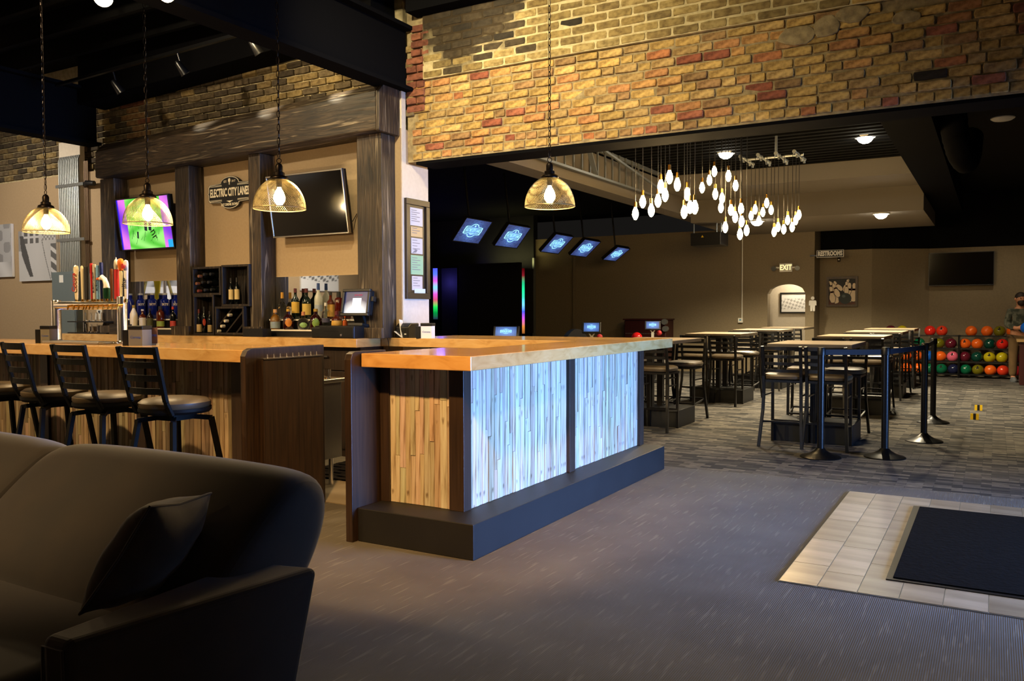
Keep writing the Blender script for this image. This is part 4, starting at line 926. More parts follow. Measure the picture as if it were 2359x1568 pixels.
y0, y1, z0, z1 = mirrored(332, 376, 600, 676); canvas('canvas_print', 'snowy landscape canvas seen in the mirror behind the blue bottles, before the ladder', y0, y1, z0, z1, 0, lambda u, v: .7 if v < .2 else (.28+.2*math.sin(7*u+9*v) if v < .8 else .5), rz=PI/2, loc=(-12.46, (y0+y1)/2, z0))
y0, y1, z0, z1 = mirrored(382, 440, 590, 692); canvas('canvas_print', 'dark winter scene canvas seen in the mirror beside the second timber post', y0, y1, z0, z1, 0, lambda u, v: .75 if v < .33 else (.12+.14*math.sin(7*u+9*v)), rz=PI/2, loc=(-12.46, (y0+y1)/2, z0))
# yellow step ladder (only its reflection shows)
a = at_x(356, 700, -11.4); lx = -11.4; ly = 2*6.185-a.y+.4
sl = thing('step_ladder', 'yellow step ladder reflected in the mirror behind the blue bottles', 'ladder', (lx, ly, 0))
M['yellow'] = mat('yellow_fibreglass', '#d8b40c', .5)
for s in (-1, 1):
    MB().bar((lx+s*.30, ly, 0), (lx+s*.13, ly-.42, 2.1), .07, .03).build('rail', 'yellow', sl); MB().bar((lx+s*.30, ly-.95, 0), (lx+s*.13, ly-.48, 2.1), .05, .03).build('rear_leg', 'yellow', sl)
for k in range(6):
    t_ = (k+.8)/6.6; MB().box(lx-.30+.17*t_, lx+.30-.17*t_, ly-.42*t_-.05, ly-.42*t_+.05, 2.1*t_-.012, 2.1*t_+.012).build('step', 'galv', sl)
MB().box(lx-.16, lx+.16, ly-.55, ly-.36, 2.1, 2.13).build('ladder_cap', 'yellow', sl)
# pale chase with conduits and electrical box
x0, x1 = at_y(133, 400, 6.12).x, at_y(179, 400, 6.12).x
struct('wall_chase', MB().box(x0, x1+.02, 6.14, 6.2, 0, 3.4), 'white_paint')
cbn = thing('conduit_bundle', 'bundle of thin vertical conduits strapped to the pale chase', 'conduit', ((x0+x1)/2, 6.12, 1.8))
zt, zb = at_y(155, 364, 6.12).z, at_y(155, 626, 6.12).z
for i in range(12):
    x = x0+.035+i*.034; MB().tube([(x, 6.139, zt+.02), (x, 6.118, zt-.03), (x, 6.118, zb)], .0125, 8).build('conduit', 'galv', cbn, smooth=True)
M['copper'] = mat('brown_conduit', '#5a4632', .45, .5)
for i in range(4):
    x = x1+.045+i*.022; MB().cyl((x, 6.175, zt-.05), (x, 6.175, zb), .008, n=8).build('conduit', 'copper', cbn, smooth=True, label='thin brown conduit')
for z in (at_y(155, 428, 6.12).z, at_y(155, 553, 6.12).z):
    MB().box(x0-.02, x1+.13, 6.098, 6.108, z-.018, z+.018).build('strap', 'galv', cbn)
tag(MB().tube([(x1+.10, 6.15, at_y(190, 424, 6.1).z), (x1+.2, 6.10, at_y(190, 424, 6.1).z+.01), (x1+.3, 6.13, at_y(190, 424, 6.1).z)], .03, 10).build('camera_mount', 'black_plastic', smooth=True), 'small dark bracket on the tan wall beside the conduits', 'bracket')
p0, p1 = at_y(119, 627, 6.05), at_y(176, 780, 6.05)
eb = thing('electrical_box', 'grey electrical box under the conduits behind the tap tower', 'electrical box', ((p0.x+p1.x)/2, 6.1, 1.4)); MB().box(p0.x, p1.x, 6.05, 6.139, .9, p0.z).build('body', 'grey_box', eb, bevel=.006)
MB().box(p0.x+.012, p1.x-.012, 6.042, 6.05, .93, p0.z-.02).build('door', 'grey_box', eb, bevel=.004); a = at_y(141, 642, 6.04); MB().box(a.x-.04, a.x+.04, 6.039, 6.042, a.z-.045, a.z+.045).build('label_plate', 'white', eb)
a = at_y(229, 722, 6.19); sw = thing('wall_switch', 'white wall plate seen through the tap tower', 'switch', a); MB().box(a.x-.05, a.x+.05, 6.188, 6.199, a.z-.075, a.z+.075).build('plate', 'white', sw, bevel=.003); MB().box(a.x-.018, a.x+.018, 6.185, 6.188, a.z, a.z+.035).build('rocker', lab_mat('#30343c'), sw)
a = at_y(205, 755, 5.98)
gs = thing('glass_rack', 'two-tier rack on the counter behind the tap tower', 'rack', (a.x, 6.0, ZC)); gx = at_y(221, 765, 5.98).x
MB().box(gx-.42, gx+.30, 5.9, 6.12, ZC, ZC+.012).build('lower_shelf', 'black_plastic', gs); MB().box(gx-.42, gx+.30, 5.9, 6.12, ZC+.13, ZC+.142).build('upper_shelf', 'black_plastic', gs)
for sx_ in (-.40, .28): MB().box(gx+sx_, gx+sx_+.02, 6.09, 6.11, ZC+.012, ZC+.13).build('upright', 'black_plastic', gs)
tag(MB().box(gx+.34, gx+.66, 5.92, 5.975, ZC, ZC+.11).build('wood_block', 'timber_x'), 'low weathered wooden block behind the tap tower, beside the glasses', 'block')
def tumbler(loc, label, r=.036, h=.10, grp='clear tumblers'):
    t = thing('tumbler', label, 'glass', loc, 0, grp, world=False)
    MB().lathe([(0, 0), (r*.8, 0), (r, h), (r*.9, h), (r*.72, .012), (0, .012)], 16).build('body', 'glass', t, smooth=True); return t
for k, zz in enumerate((ZC+.0125, ZC+.1425)):
    for j, dx in enumerate((-.11, .0, .11)): tumbler((gx+dx, 5.96, zz), 'clear tumbler on the %s rack tier behind the taps, %s' % (('lower', 'upper')[k], ('nearest the electrical box', 'in the middle', 'by the first timber post')[j]))
p = at_z(748, 907, .83)
for i, dx in enumerate((-.06, .03)): tumbler((min(p.x+dx, -4.37), 4.75+i*.02, .831), 'clear tumbler on the steel underbar unit, %s the end panel' % ('nearer' if i == 0 else 'farther from'), .034, .075)

# ------------------------------------------------------------------ swivel stools
def make_stool():
    t = thing('swivel_stool', 'black swivel bar stool', 'stool', (0, 0, 0), 0, 'swivel stools along the bar')
    ZS = .80
    b = MB(); b.lathe([(0, ZS-.06), (.20, ZS-.06), (.215, ZS-.04), (.215, ZS-.018), (.19, ZS), (.1, ZS+.012), (0, ZS+.015)], 28); b.build('seat', 'vinyl', t, smooth=True)
    MB().lathe([(0, ZS-.085), (.205, ZS-.085), (.218, ZS-.07), (.218, ZS-.052), (0, ZS-.052)], 28).build('seat_ring', 'stool_metal', t, smooth=True)
    MB().box(-.09, .09, -.09, .09, ZS-.13, ZS-.086).build('swivel_plate', 'stool_metal', t)
    for s in (-1, 1):
        MB().bar((s*.150, -.155, ZS-.085), (s*.150, -.20, ZS+.0), .032, .02, (0, 1, 0)).bar((s*.150, -.20, ZS), (s*.156, -.28, ZS+.335), .034, .022, (0, 1, 0)).build('back_post', 'stool_metal', t, bevel=.004)
    for (z, hgt) in ((ZS+.31, .045), (ZS+.225, .038), (ZS+.145, .038), (ZS+.065, .038)):
        k = (z-ZS)/.335; y = -.20-.08*k; n = 8; b = MB(); ww = .150+.006*k
        pts = [(-ww+2*ww*i/n, y-.028*math.sin(PI*i/n)) for i in range(n+1)]
        poly = [(x, yy-.005, z-hgt/2) for x, yy in pts]+[(x, yy+.005, z-hgt/2) for x, yy in reversed(pts)]
        m = len(poly); b.add(poly+[(x, yy, z+hgt/2) for x, yy, _ in poly], [(i, (i+1) % m, m+(i+1) % m, m+i) for i in range(m)]+[(i, i+1, m-2-i, m-1-i) for i in range(n)][::1]+[(m+m-1-i, m+m-2-i, m+i+1, m+i) for i in range(n)])
        b.build('back_slat', 'stool_metal', t)
    for sx in (-1, 1):
        for sy in (-1, 1):
            MB().bar((sx*.06, sy*.06, ZS-.115), (sx*.155, sy*.155, ZS-.13), .028, .028).bar((sx*.15, sy*.15, ZS-.125), (sx*.235, sy*.235, 0), .028, .028, (1, 0, 0)).build('leg', 'stool_metal', t)
    n = 24; b = MB(); b.tube([(math.cos(2*PI*i/n)*.285, math.sin(2*PI*i/n)*.285, .26) for i in range(n+1)], .011, 8); b.build('foot_ring', 'stool_metal', t, smooth=True)
    return t
stool = make_stool()
for i, (px, py, rz, lab) in enumerate(((403, 917, .06, 'black swivel bar stool nearest the serving gap'), (248, 905, .04, 'black swivel bar stool, second from the serving gap'), (126, 893, -.12, 'black swivel bar stool, third from the serving gap'), (0, 883, -.05, 'black swivel bar stool cut off by the picture edge'))):
    p = at_z(px, py, .80)
    if i == 0: stool.location = (p.x, p.y, 0); stool.rotation_euler = (0, 0, rz); stool['label'] = lab
    else: dup(stool, (p.x, p.y, 0), rz, lab)

# ------------------------------------------------------------------ pendants
def chain_mb(z0, z1):
    b = MB(); n = int((z1-z0)/.046); 
    for k in range(n):
        zc = z0+.026+k*.046; a = (k % 2)*PI/2+.4; ux, uy = math.cos(a), math.sin(a); pts = []
        for i in range(9):
            t_ = 2*PI*i/8; pts.append((ux*.010*math.sin(t_), uy*.010*math.sin(t_), zc+.027*math.cos(t_)))
        b.tube(pts, .0026, 5)
    b.tube([(.004, 0, z0), (.006, .004, (z0+z1)/2), (.003, 0, z1)], .002, 5)
    return b
def make_pendant():
    t = thing('pendant_lamp', 'dome pendant lamp', 'pendant lamp', (0, 0, 0), 0, 'mesh dome pendants over the bar')
    R = .178; Hh = .205; k = 84; n = 14; b = MB()
    def sp(a, u):
        th = u*PI/2*.86+.2; return (R*math.sin(min(th, PI/2))*math.cos(a), R*math.sin(min(th, PI/2))*math.sin(a), Hh*max(math.cos(th), 0)*1.02)
    for s in (-1, 1):
        for i in range(k):
            a0 = 2*PI*i/k; b.tube([sp(a0+s*u*1.15, u) for u in [j/n for j in range(n+1)]], .0008, 3)
    b.tube([(R*math.cos(2*PI*i/28), R*math.sin(2*PI*i/28), -.002) for i in range(29)], .004, 6)
    o = b.build('mesh_shade', 'gold_wire', t); o['kind'] = 'stuff'
    MB().lathe([(.062, .196), (.064, .206), (.058, .218), (.040, .226), (.038, .246), (.026, .252), (.026, .29), (.018, .306), (.008, .312), (0, .312)], 20).build('cap', 'bronze', t, smooth=True)
    MB().cyl((0, 0, .145), (0, 0, .20), .02, n=14).build('socket', 'bronze', t, smooth=True)
    MB().lathe([(0, .018), (.020, .026), (.038, .052), (.041, .075), (.031, .108), (.016, .135), (.013, .146)], 16).build('bulb', 'bulb_hot', t, smooth=True)
    b = MB(); b.tube([(math.cos(2*PI*i/12)*.016, 0, .328+math.sin(2*PI*i/12)*.016) for i in range(13)], .003, 6); b.build('hanger_ring', 'bronze', t, smooth=True)
    chain_mb(.345, 2.3).build('chain', 'bronze', t)
    return t
pend = make_pendant()
PEND = [((107, 534), 7.0, 'mesh dome pendant lamp over the far stools, before the conduits'), ((341, 515), 6.42, 'mesh dome pendant lamp before the lit television'), ((644, 480), 5.80, 'mesh dome pendant lamp before the blank silver-edged television'), ((1266.5, 475), 5.95, 'mesh dome pendant lamp over the front bar below the brick wall')]
for i, ((px, py), d, lab) in enumerate(PEND):
    p = EYE+_ray(px, py)*d
    if i == 0: pend.location = p; pend['label'] = lab
    else: dup(pend, p, .3*i, lab)
    lamp('pendant_glow', 'POINT', (p.x, p.y, p.z+.006), (30, 30, 32, 30)[i], (1.0, .72, .38), shadow_soft_size=.03)
# bare bulbs under the ceiling and track heads
for i, (px, py, d) in enumerate(((238, -6, 4.6), (384, -14, 5.2))):
    p = EYE+_ray(px, py)*d; t = thing('ceiling_bulb', ('bare glowing globe bulb hanging from the ceiling, farther from the steel beam', 'bare glowing globe bulb hanging from the ceiling, nearer the steel beam')[i], 'light bulb', p, 0, 'bare ceiling bulbs', world=False)
    MB().ball((0, 0, 0), .05, 16, 10).build('bulb', 'bulb_hot', t, smooth=True); MB().cyl((0, 0, .045), (0, 0, .12), .02, n=12).cyl((0, 0, .12), (0, 0, 4.34-p.z), .004, n=6).build('socket_cord', 'black_plastic', t)
for i, (px, py) in enumerate(((272, 203), (420, 160), (590, 112))):
    p = at_y(px, py, 5.45); t = thing('track_light', 'black track spotlight under the ceiling, %s' % ('above the far end of the timber beam', 'above the middle of the timber beam', 'nearest the steel beam')[i], 'spotlight', p, 0, 'track spotlights', world=False)
    a = Vector((.25, .55, -.8)).normalized(); MB().lathe([(.018, -.09), (.03, -.07), (.042, .02), (.048, .05), (.04, .045), (0, .03)], 16, axis=a).build('head', 'black_metal', t, smooth=True)
    MB().cyl((0, 0, 0), (-.03, -.03, .16), .008, n=8).build('stem', 'black_metal', t)
a, c = at_y(272, 203, 5.45), at_y(590, 112, 5.45)
tag(MB().bar((a.x-1, 5.42, a.z+.16), (c.x+1.0, 5.42, c.z+.18), .035, .03).build('light_track', 'black_metal'), 'long black lighting track under the joists above the bar', 'track')
for (x, y, z) in ((a.x, 5.42, 0), (c.x, 5.42, 0)):
    pass

# ------------------------------------------------------------------ sofa
sf = thing('sofa', 'dark brown suede sofa with loose back cushions in the front corner', 'sofa', (-3.2, 1.5, 0))
def loft(sections, name, m, parent, sub=1, closed=True):
    b = MB(); n = len(sections[0]); vs = [v for s in sections for v in s]; fs = []
    for i in range(len(sections)-1):
        for j in range(n): fs.append((i*n+j, i*n+(j+1) % n, (i+1)*n+(j+1) % n, (i+1)*n+j))
    fs += [tuple(range(n-1, -1, -1)), tuple((len(sections)-1)*n+j for j in range(n))]
    b.add(vs, fs); o = b.build(name, m, parent, smooth=True)
    for p_ in o.data.polygons: p_.use_smooth = True
    if sub: s_ = o.modifiers.new('Subdivision', 'SUBSURF'); s_.levels = sub; s_.render_levels = sub+1
    return o
def backcush(x0, x1, z1=.83):
    prof = [(1.50, .40), (1.60, .56), (1.76, .70), (1.88, z1-.045), (1.965, z1), (2.06, z1-.005), (2.13, z1-.06), (2.13, z1-.18), (2.04, .5), (1.92, .38), (1.7, .33)]
    secs = []
    for u in (0, .015, .06, .2, .5, .8, .94, .985, 1):
        k = [0, .60, .86, .97, 1, .97, .86, .60, 0][[0, .015, .06, .2, .5, .8, .94, .985, 1].index(u)]
        cy = sum(p[0] for p in prof)/len(prof); cz = sum(p[1] for p in prof)/len(prof); kk = .55+.45*k
        secs.append([(x0+(x1-x0)*u, cy+(y-cy)*kk, cz+(z-cz)*(.62+.38*k)) for y, z in prof])
    return loft(secs, 'back_cushion', 'suede', sf)
backcush(-3.25, -1.89, .835); backcush(-4.9, -3.22, .83)
def softbox(x0, x1, y0, y1, z0, z1, name, m, bev=.06, parent=None):
    o = MB().box(x0, x1, y0, y1, z0, z1).build(name, m, parent or sf); mo_ = o.modifiers.new('Bevel', 'BEVEL'); mo_.width = bev; mo_.segments = 4
    for p_ in o.data.polygons: p_.use_smooth = True
    return o
softbox(-3.48, -2.06, .86, 1.72, .26, .44, 'seat_cushion', 'suede', .07); softbox(-5.0, -3.5, .86, 1.72, .26, .44, 'seat_cushion', 'suede', .07)
softbox(-5.2, -2.0, .90, 1.80, .04, .27, 'base', 'suede', .03)
ZA = .57
ia, ib, oa, ob = at_z(93, 1464, ZA), at_z(562, 1290, ZA), at_z(155, 1481, ZA), at_z(737, 1305, ZA)
lo_ = at_x(712, 1568, ob.x)
def V3(p, z): return (p.x, p.y, z)
b = MB(); vs = [V3(ia, .02), V3(oa, .02), (ob.x, ob.y-.16, .02), (ib.x, ib.y, .02), V3(ia, ZA), V3(oa, ZA), V3(ob, ZA), V3(ib, ZA)]
b.add(vs, [(3, 2, 1, 0), (4, 5, 6, 7), (0, 1, 5, 4), (1, 2, 6, 5), (2, 3, 7, 6), (3, 0, 4, 7)]); o = b.build('arm', 'suede', sf); mo_ = o.modifiers.new('Bevel', 'BEVEL'); mo_.width = .022; mo_.segments = 4
d_ = Vector((0, -.004, -.02)); b = MB(); b.tube([Vector(V3(ia, .05))+d_, Vector(V3(ia, ZA))+d_+Vector((.015, 0, 0)), Vector(V3(oa, ZA))+d_-Vector((.015, 0, 0)), Vector(V3(oa, .05))+d_], .004, 6); b.build('arm_piping', 'suede', o)
b = MB(); b.prism([(-5.2, y, z) for y, z in ((1.70, .03), (1.86, .40), (2.05, .66), (2.10, .60), (1.86, .03))], (3.2, 0, 0)); o = b.build('back_frame', 'suede', sf); mo_ = o.modifiers.new('Bevel', 'BEVEL'); mo_.width = .03; mo_.segments = 3
for x in (-5.0, -1.9):
    for y in (1.2, 1.75): MB().lathe([(0, 0), (.02, 0), (.028, .05), (0, .05)], 10, (x, y, 0)).build('foot', 'laminate', sf)
def pillow(label, loc, rot, s=.235, th=.085):
    n = 12; b = MB(); vs = []; fs = []
    for sd in (1, -1):
        for i in range(n+1):
            for j in range(n+1):
                u, v = -1+2*i/n, -1+2*j/n; k = (1-abs(u)**2.6)*(1-abs(v)**2.6); pin = 1-.10*(1-abs(u))*(abs(v)**3); pn2 = 1-.10*(1-abs(v))*(abs(u)**3)
                w_ = .006*math.sin(9*u+4*v)*k; vs.append((u*s*pn2, v*s*pin, sd*(th*k**.55+w_*.6)))
    N = (n+1)**2
    for i in range(n):
        for j in range(n):
            a = i*(n+1)+j; fs.append((a, a+n+1, a+n+2, a+1)); a += N; fs.append((a, a+1, a+n+2, a+n+1))
    b.add(vs, fs); t = thing('throw_pillow', label, 'pillow', loc, 0, world=False); t.rotation_euler = rot
    o = b.build('cover', 'suede2', t, smooth=True)
    bm = bmesh.new(); bm.from_mesh(o.data); bmesh.ops.remove_doubles(bm, verts=bm.verts, dist=.0005); bm.to_mesh(o.data); bm.free()
    for p_ in o.data.polygons: p_.use_smooth = True
    c_ = MB(); e = [(-1, -1), (1, -1), (1, 1), (-1, 1), (-1, -1)]; pts = []
    for (a0, a1), (b0, b1) in zip(e, e[1:]):
        for k in range(8): 
            u, v = a0+(b0-a0)*k/8, a1+(b1-a1)*k/8; pin = 1-.10*(1-abs(u))*(abs(v)**3); pn2 = 1-.10*(1-abs(v))*(abs(u)**3); pts.append((u*s*pn2, v*s*pin, 0))
    c_.tube(pts+[pts[0]], .004, 6).build('seam_piping', 'suede2', t, smooth=True)
    return t
A_ = (RT*.55+UP*.84).normalized(); N_ = (UP*.55-RT*.84).normalized(); N_ = (N_*math.cos(.14)+FW*math.sin(.14)).normalized(); B_ = N_.cross(A_).normalized()
pillow('taupe throw pillow leaning in the corner of the brown sofa', EYE+_ray(345, 1265)*2.44, Matrix((A_, B_, N_)).transposed().to_euler(), .175, .085)

# ------------------------------------------------------------------ tiles and mats
tl = struct('floor.003', MB().box(-.905, 4, 4.19, 6.53, 0, .004), 'grout')
TC = ['#9f927c', '#a79a84', '#968a75', '#aca08a', '#9c8f79']
tw, tlh = .18, .525
cols = 27
r_ = random.Random(12)
tb = {}
for i in range(cols):
    x0 = -.903+i*tw; off_ = (4.55, 4.46, 4.71)[i % 3]
    ys = [4.192]; y = off_
    while y < 6.50: ys.append(y); y += tlh
    ys.append(6.528)
    for k in range(len(ys)-1):
        if ys[k+1]-ys[k] < .03: continue
        b = MB(); L = ys[k+1]-ys[k]-.004; b.box(-tw/2+.002, tw/2-.002, -L/2, L/2, 0, .003)
        key = round(L, 3)
        if key not in tb: tb[key] = b.mesh('tile', 'tile_obj' if 'tile_obj' in M else M.setdefault('tile_obj', objcol('stone_tile_tinted', .3, (2.2, 9, 1), '#c9c4bb', '#ffffff', .04, .001)))
        kq = r_.uniform(.92, 1.06); piece('tile', tb[key], tl, (x0+tw/2, (ys[k]+ys[k+1])/2, .004), None, None, [min(1, q*kq) for q in lin(r_.choice(TC))[:3]]+[1])
em = thing('entrance_mat', 'large black entrance mat lying on the beige tiles', 'mat', (1.5, 5.3, .007))
MB().prism([(-.445, 4.455, .0072), (3.6, 4.455, .0072), (3.6, 6.22, .0072), (-.455, 6.22, .0072)], (0, 0, .006)).build('rubber_border', 'black_plastic', em)
MB().box(-.415, 3.57, 4.485, 6.19, .0132, .019).build('pile', 'mat', em)

# ------------------------------------------------------------------ bar-height chairs and tables
def make_chair():
    t = thing('bar_chair', 'black ladder-back bar chair', 'chair', (0, 0, 0), 0, 'ladder-back bar chairs at the high tables')
    ZS = .69; W = .185
    b = MB(); pr = []
    for (k, z) in ((.80, ZS-.035), (1.0, ZS-.025), (1.03, ZS), (.98, ZS+.018), (.80, ZS+.030), (.4, ZS+.036)):
        ring = []
        for i in range(20):
            a = 2*PI*i/20; c, s = math.cos(a), math.sin(a); e = .55; ring.append((math.copysign(abs(c)**e, c)*.198*k, math.copysign(abs(s)**e, s)*.20*k+.02, z))
        pr.append(ring)
    n = 20; vs = [v for r__ in pr for v in r__]; b.add(vs, [(i*n+j, i*n+(j+1) % n, (i+1)*n+(j+1) % n, (i+1)*n+j) for i in range(len(pr)-1) for j in range(n)]+[tuple(range(n-1, -1, -1)), tuple((len(pr)-1)*n+j for j in range(n))])
    b.build('seat', 'vinyl', t, smooth=True)
    MB().box(-W, W, -.16, .20, ZS-.06, ZS-.036).build('seat_frame', 'black_metal', t)
    for s in (-1, 1):
        b = MB(); q = [(s*.205, -.235, 0), (s*.182, -.165, .36), (s*.178, -.150, .52), (s*.178, -.155, ZS), (s*.18, -.215, .985)]
        for k in range(4): b.bar(q[k], q[k+1], .026, .034, (0, 1, 0))
        b.build('rear_leg', 'black_metal', t); MB().bar((s*.17, .185, 0), (s*.17, .175, ZS-.04), .026, .026, (0, 1, 0)).build('front_leg', 'black_metal', t)
        MB().bar((s*.174, -.19, .24), (s*.17, .18, .20), .016, .016).build('side_stretcher', 'black_metal', t); MB().bar((s*.174, -.155, .50), (s*.17, .18, .50), .014, .014).build('side_stretcher', 'black_metal', t)
    MB().box(-.17, .17, .165, .20, .205, .225).build('footrest', 'black_metal', t); MB().box(-.175, .175, -.205, -.185, .24, .256).build('rear_stretcher', 'black_metal', t)
    for z, hh in ((.965, .035), (.885, .03), (.815, .03), (.745, .03)):
        k = (z-ZS)/(.985-ZS); y = -.155-.06*k; n = 6; b = MB(); pts = [(-.168+.336*i/n, y-.022*math.sin(PI*i/n)) for i in range(n+1)]
        poly = [(x, yy-.004, z-hh/2) for x, yy in pts]+[(x, yy+.004, z-hh/2) for x, yy in reversed(pts)]; m = len(poly)
        b.add(poly+[(x, yy, z+hh/2) for x, yy, _ in poly], [(i, (i+1) % m, m+(i+1) % m, m+i) for i in range(m)]+[(i, i+1, m-2-i, m-1-i) for i in range(n)]+[(m+m-1-i, m+m-2-i, m+i+1, m+i) for i in range(n)]); b.build('back_slat', 'black_metal', t)
    return t
M['table_top'] = mat('pale_table_top', '#a89478', .3); M['table_edge'] = lam('grey_brown_table_edge', 0, '#3d362e', '#5a5044')
def make_table():
    t = thing('high_table', 'high bar table', 'table', (0, 0, 0), 0, 'high tables of the dining room')
    MB().box(-.40, .40, -.5, .5, .963, 1.0).build('table_edge', 'table_edge', t, bevel=.003); MB().box(-.397, .397, -.497, .497, 1.0, 1.003).build('tabletop', 'table_top', t)
    MB().box(-.385, .385, -.29, .29, 0, .20).build('base_box', 'plinth', t, bevel=.004)
    for s in (-1, 1): MB().box(-.035, .035, s*.17-.035, s*.17+.035, .20, .963).build('pedestal', 'black_metal', t)
    return t
table = make_table(); chair = make_chair()
ROWA = [('nearest', 8.55), ('second', 11.25), ('third', 13.65), ('fourth', 15.75)]
ROWB = [('nearest', 8.95), ('second', 11.75), ('third', 14.3), ('fourth', 16.3)]
first = [True, True]
r_ = random.Random(4)
for rowname, X, row in (('stanchion-side', -1.575, ROWA), ('lane-side', -3.48, ROWB)):
    for nm, Y in row:
        lab = 'high bar table with pale top and black box base, %s of the %s row' % (nm, rowname)
        if first[0]: table.location = (X, Y+.5, 0); table['label'] = lab; first[0] = False
        else: dup(table, (X, Y+.5, 0), 0, lab)
        for side, cy, rz in (('near', Y-.02+.05, 0), ('far', Y+1.0, PI)):
            if rowname == 'lane-side' and nm == 'fourth' and side == 'far': continue
            for sx, ww in ((-1, 'lane'), (1, 'stanchion')):
                x = X+sx*.205+r_.uniform(-.01, .01); y = cy+(-.03 if side == 'near' else .0)+r_.uniform(-.012, .012)
                lab = 'black ladder-back bar chair on the %s side of the %s %s table, %s seat' % (side, nm, rowname, ww)
                a_ = rz+r_.uniform(-.07, .07)
                if first[1]: chair.location = (x, y, 0); chair.rotation_euler = (0, 0, a_); chair['label'] = lab; first[1] = False
                else: dup(chair, (x, y, 0), a_, lab)
# ------------------------------------------------------------------ stanchions and belts
def make_post():
    t = thing('stanchion', 'black retractable belt stanchion', 'stanchion', (0, 0, 0), 0, 'belt stanchions')
    MB().lathe([(.175, 0), (.178, .008), (.165, .016), (.10, .035), (.055, .062), (.034, .085), (0, .085)], 28).build('base', 'black_metal', t, smooth=True)
    MB().cyl((0, 0, .085), (0, 0, .93), .031, n=18).build('pole', 'black_metal', t, smooth=True); MB().lathe([(.031, .93), (.036, .932), (.036, .99), (.03, 1.0), (0, 1.0)], 18).build('belt_cassette', 'black_plastic', t, smooth=True)
    return t
post = make_post(); PP = []
for i, (px, py, lab) in enumerate(((1890, 1053, 'black belt stanchion nearest the front bar'), (2038, 1053, 'black belt stanchion, second from the front bar'), (2128, 1016, 'black belt stanchion, third from the front bar'), (2149, 973, 'black belt stanchion farthest from the front bar'))):
    p = at_z(px, py, 0); PP.append(p)
    if i == 0: post.location = p; post['label'] = lab
    else: dup(post, p, 0, lab)
M['belt'] = mat('navy_belt_webbing', '#1a2434', .7)
for i in range(3):
    a, c = Vector(PP[i]), Vector(PP[i+1]); d = (c-a).normalized(); b = MB(); a = a+d*.033; c = c-d*.033
    b.bar((a.x, a.y, .955), (c.x, c.y, .955), .003, .048); tag(b.build('barrier_belt', 'belt'), 'dark barrier belt stretched between the %s stanchions' % ('first and second', 'second and third', 'third and fourth')[i], 'belt', 'barrier belts')
for i, (px, py) in enumerate(((2254, 945), (2245, 966))):
    p = at_z(px, py, 0); t = thing('floor_marker', 'small upright yellow marker with black bar on the carpet, %s' % ('farther of the two', 'nearer of the two')[i], 'floor marker', (p.x, p.y, 0), 0, 'yellow floor markers')
    for x0, x1, m_ in ((-.045, -.015, 'yellow'), (.015, .045, 'yellow'), (-.0148, .0148, 'black_plastic')): MB().prism([(p.x+x0, p.y-.02, 0), (p.x+x0, p.y+.03, 0), (p.x+x0, p.y+.012, .072), (p.x+x0, p.y, .072)], (x1-x0, 0, 0)).build('marker_block' if m_ == 'yellow' else 'black_bar', m_, t)

# ------------------------------------------------------------------ bulb chandeliers
BUL = [[(178, 1010), (247, 900), (327, 980), (390, 890), (417, 755), (457, 835), (497, 668), (571, 738), (663, 828), (635, 995), (690, 950), (735, 950)],
       [(803, 770), (872, 700), (918, 618), (1050, 660), (1117, 750), (927, 830), (990, 870), (980, 955), (1073, 978), (1020, 1140), (1113, 1045), (1168, 968), (1173, 1085), (1158, 1205), (1220, 1170)],
       [(1262, 1035), (1300, 975), (1372, 1000), (1408, 915), (1450, 980), (1335, 1080), (1478, 1185), (1515, 1140), (1568, 1160), (1605, 1075), (1647, 1140), (1680, 1075), (1710, 1025)]]
bul_me = MB().lathe([(0, -.075), (.012, -.07), (.026, -.045), (.031, -.02), (.026, .01), (.015, .035), (.012, .05)], 12).mesh('bulb', 'bulb', smooth=True)
soc_me = MB().cyl((0, 0, .045), (0, 0, .095), .0145, .013, n=10).mesh('socket', 'brass', smooth=True)
r_ = random.Random(9)
for g, (pts, Yc) in enumerate(zip(BUL, (7.35, 9.25, 11.05))):
    ZF = (3.42, 3.42, 3.30)[g]
    lab = ('pipe chandelier of glowing bulbs nearest the brick opening, its frame hidden', 'middle pipe chandelier of glowing bulbs on long cords', 'pipe chandelier of glowing bulbs farthest from the brick opening, its frame in view')[g]
    P_ = []
    for (u, v) in pts:
        P_.append(at_y(1420+u/4.067, 240+v/4.067, Yc+r_.choice((-.24, -.12, 0, .12, .24))))
    xm = sum(p.x for p in P_)/len(P_)
    t = thing('bulb_chandelier', lab, 'chandelier', (xm, Yc, ZF), 0, 'bulb chandeliers over the high tables')
    x0, x1 = min(p.x for p in P_)-.05, max(p.x for p in P_)+.05
    MB().cyl((x0, Yc, ZF), (x1, Yc, ZF), .018, n=10).build('main_pipe', 'galv', t, smooth=True)
    MB().cyl((xm, Yc, ZF), (xm, Yc, 3.6), .016, n=10).lathe([(.05, 3.59), (.05, 3.615), (0, 3.615)], 14, (xm, Yc, 0)).build('drop_pipe', 'galv', t, smooth=True)
    for k in range(4):
        x = x0+.05+(x1-x0-.1)*k/3; b = MB().cyl((x, Yc-.32, ZF-.012), (x, Yc+.32, ZF-.012), .016, n=10)
        for y in (-.31, -.15, .15, .31): b.cyl((x, Yc+y-.02, ZF-.012), (x, Yc+y+.02, ZF-.012), .023, n=10).cyl((x, Yc+y, ZF-.012), (x, Yc+y, ZF-.06), .014, n=8)
        b.build('cross_pipe', 'galv', t, smooth=True)
    for p in P_:
        o = piece('pendant_bulb', bul_me, t, p-Vector((xm, Yc, ZF))); piece('socket', soc_me, o)
        MB().cyl((0, 0, .09), (0, 0, ZF-.02-p.z), .0035, n=5).build('cord', 'black_plastic', o)

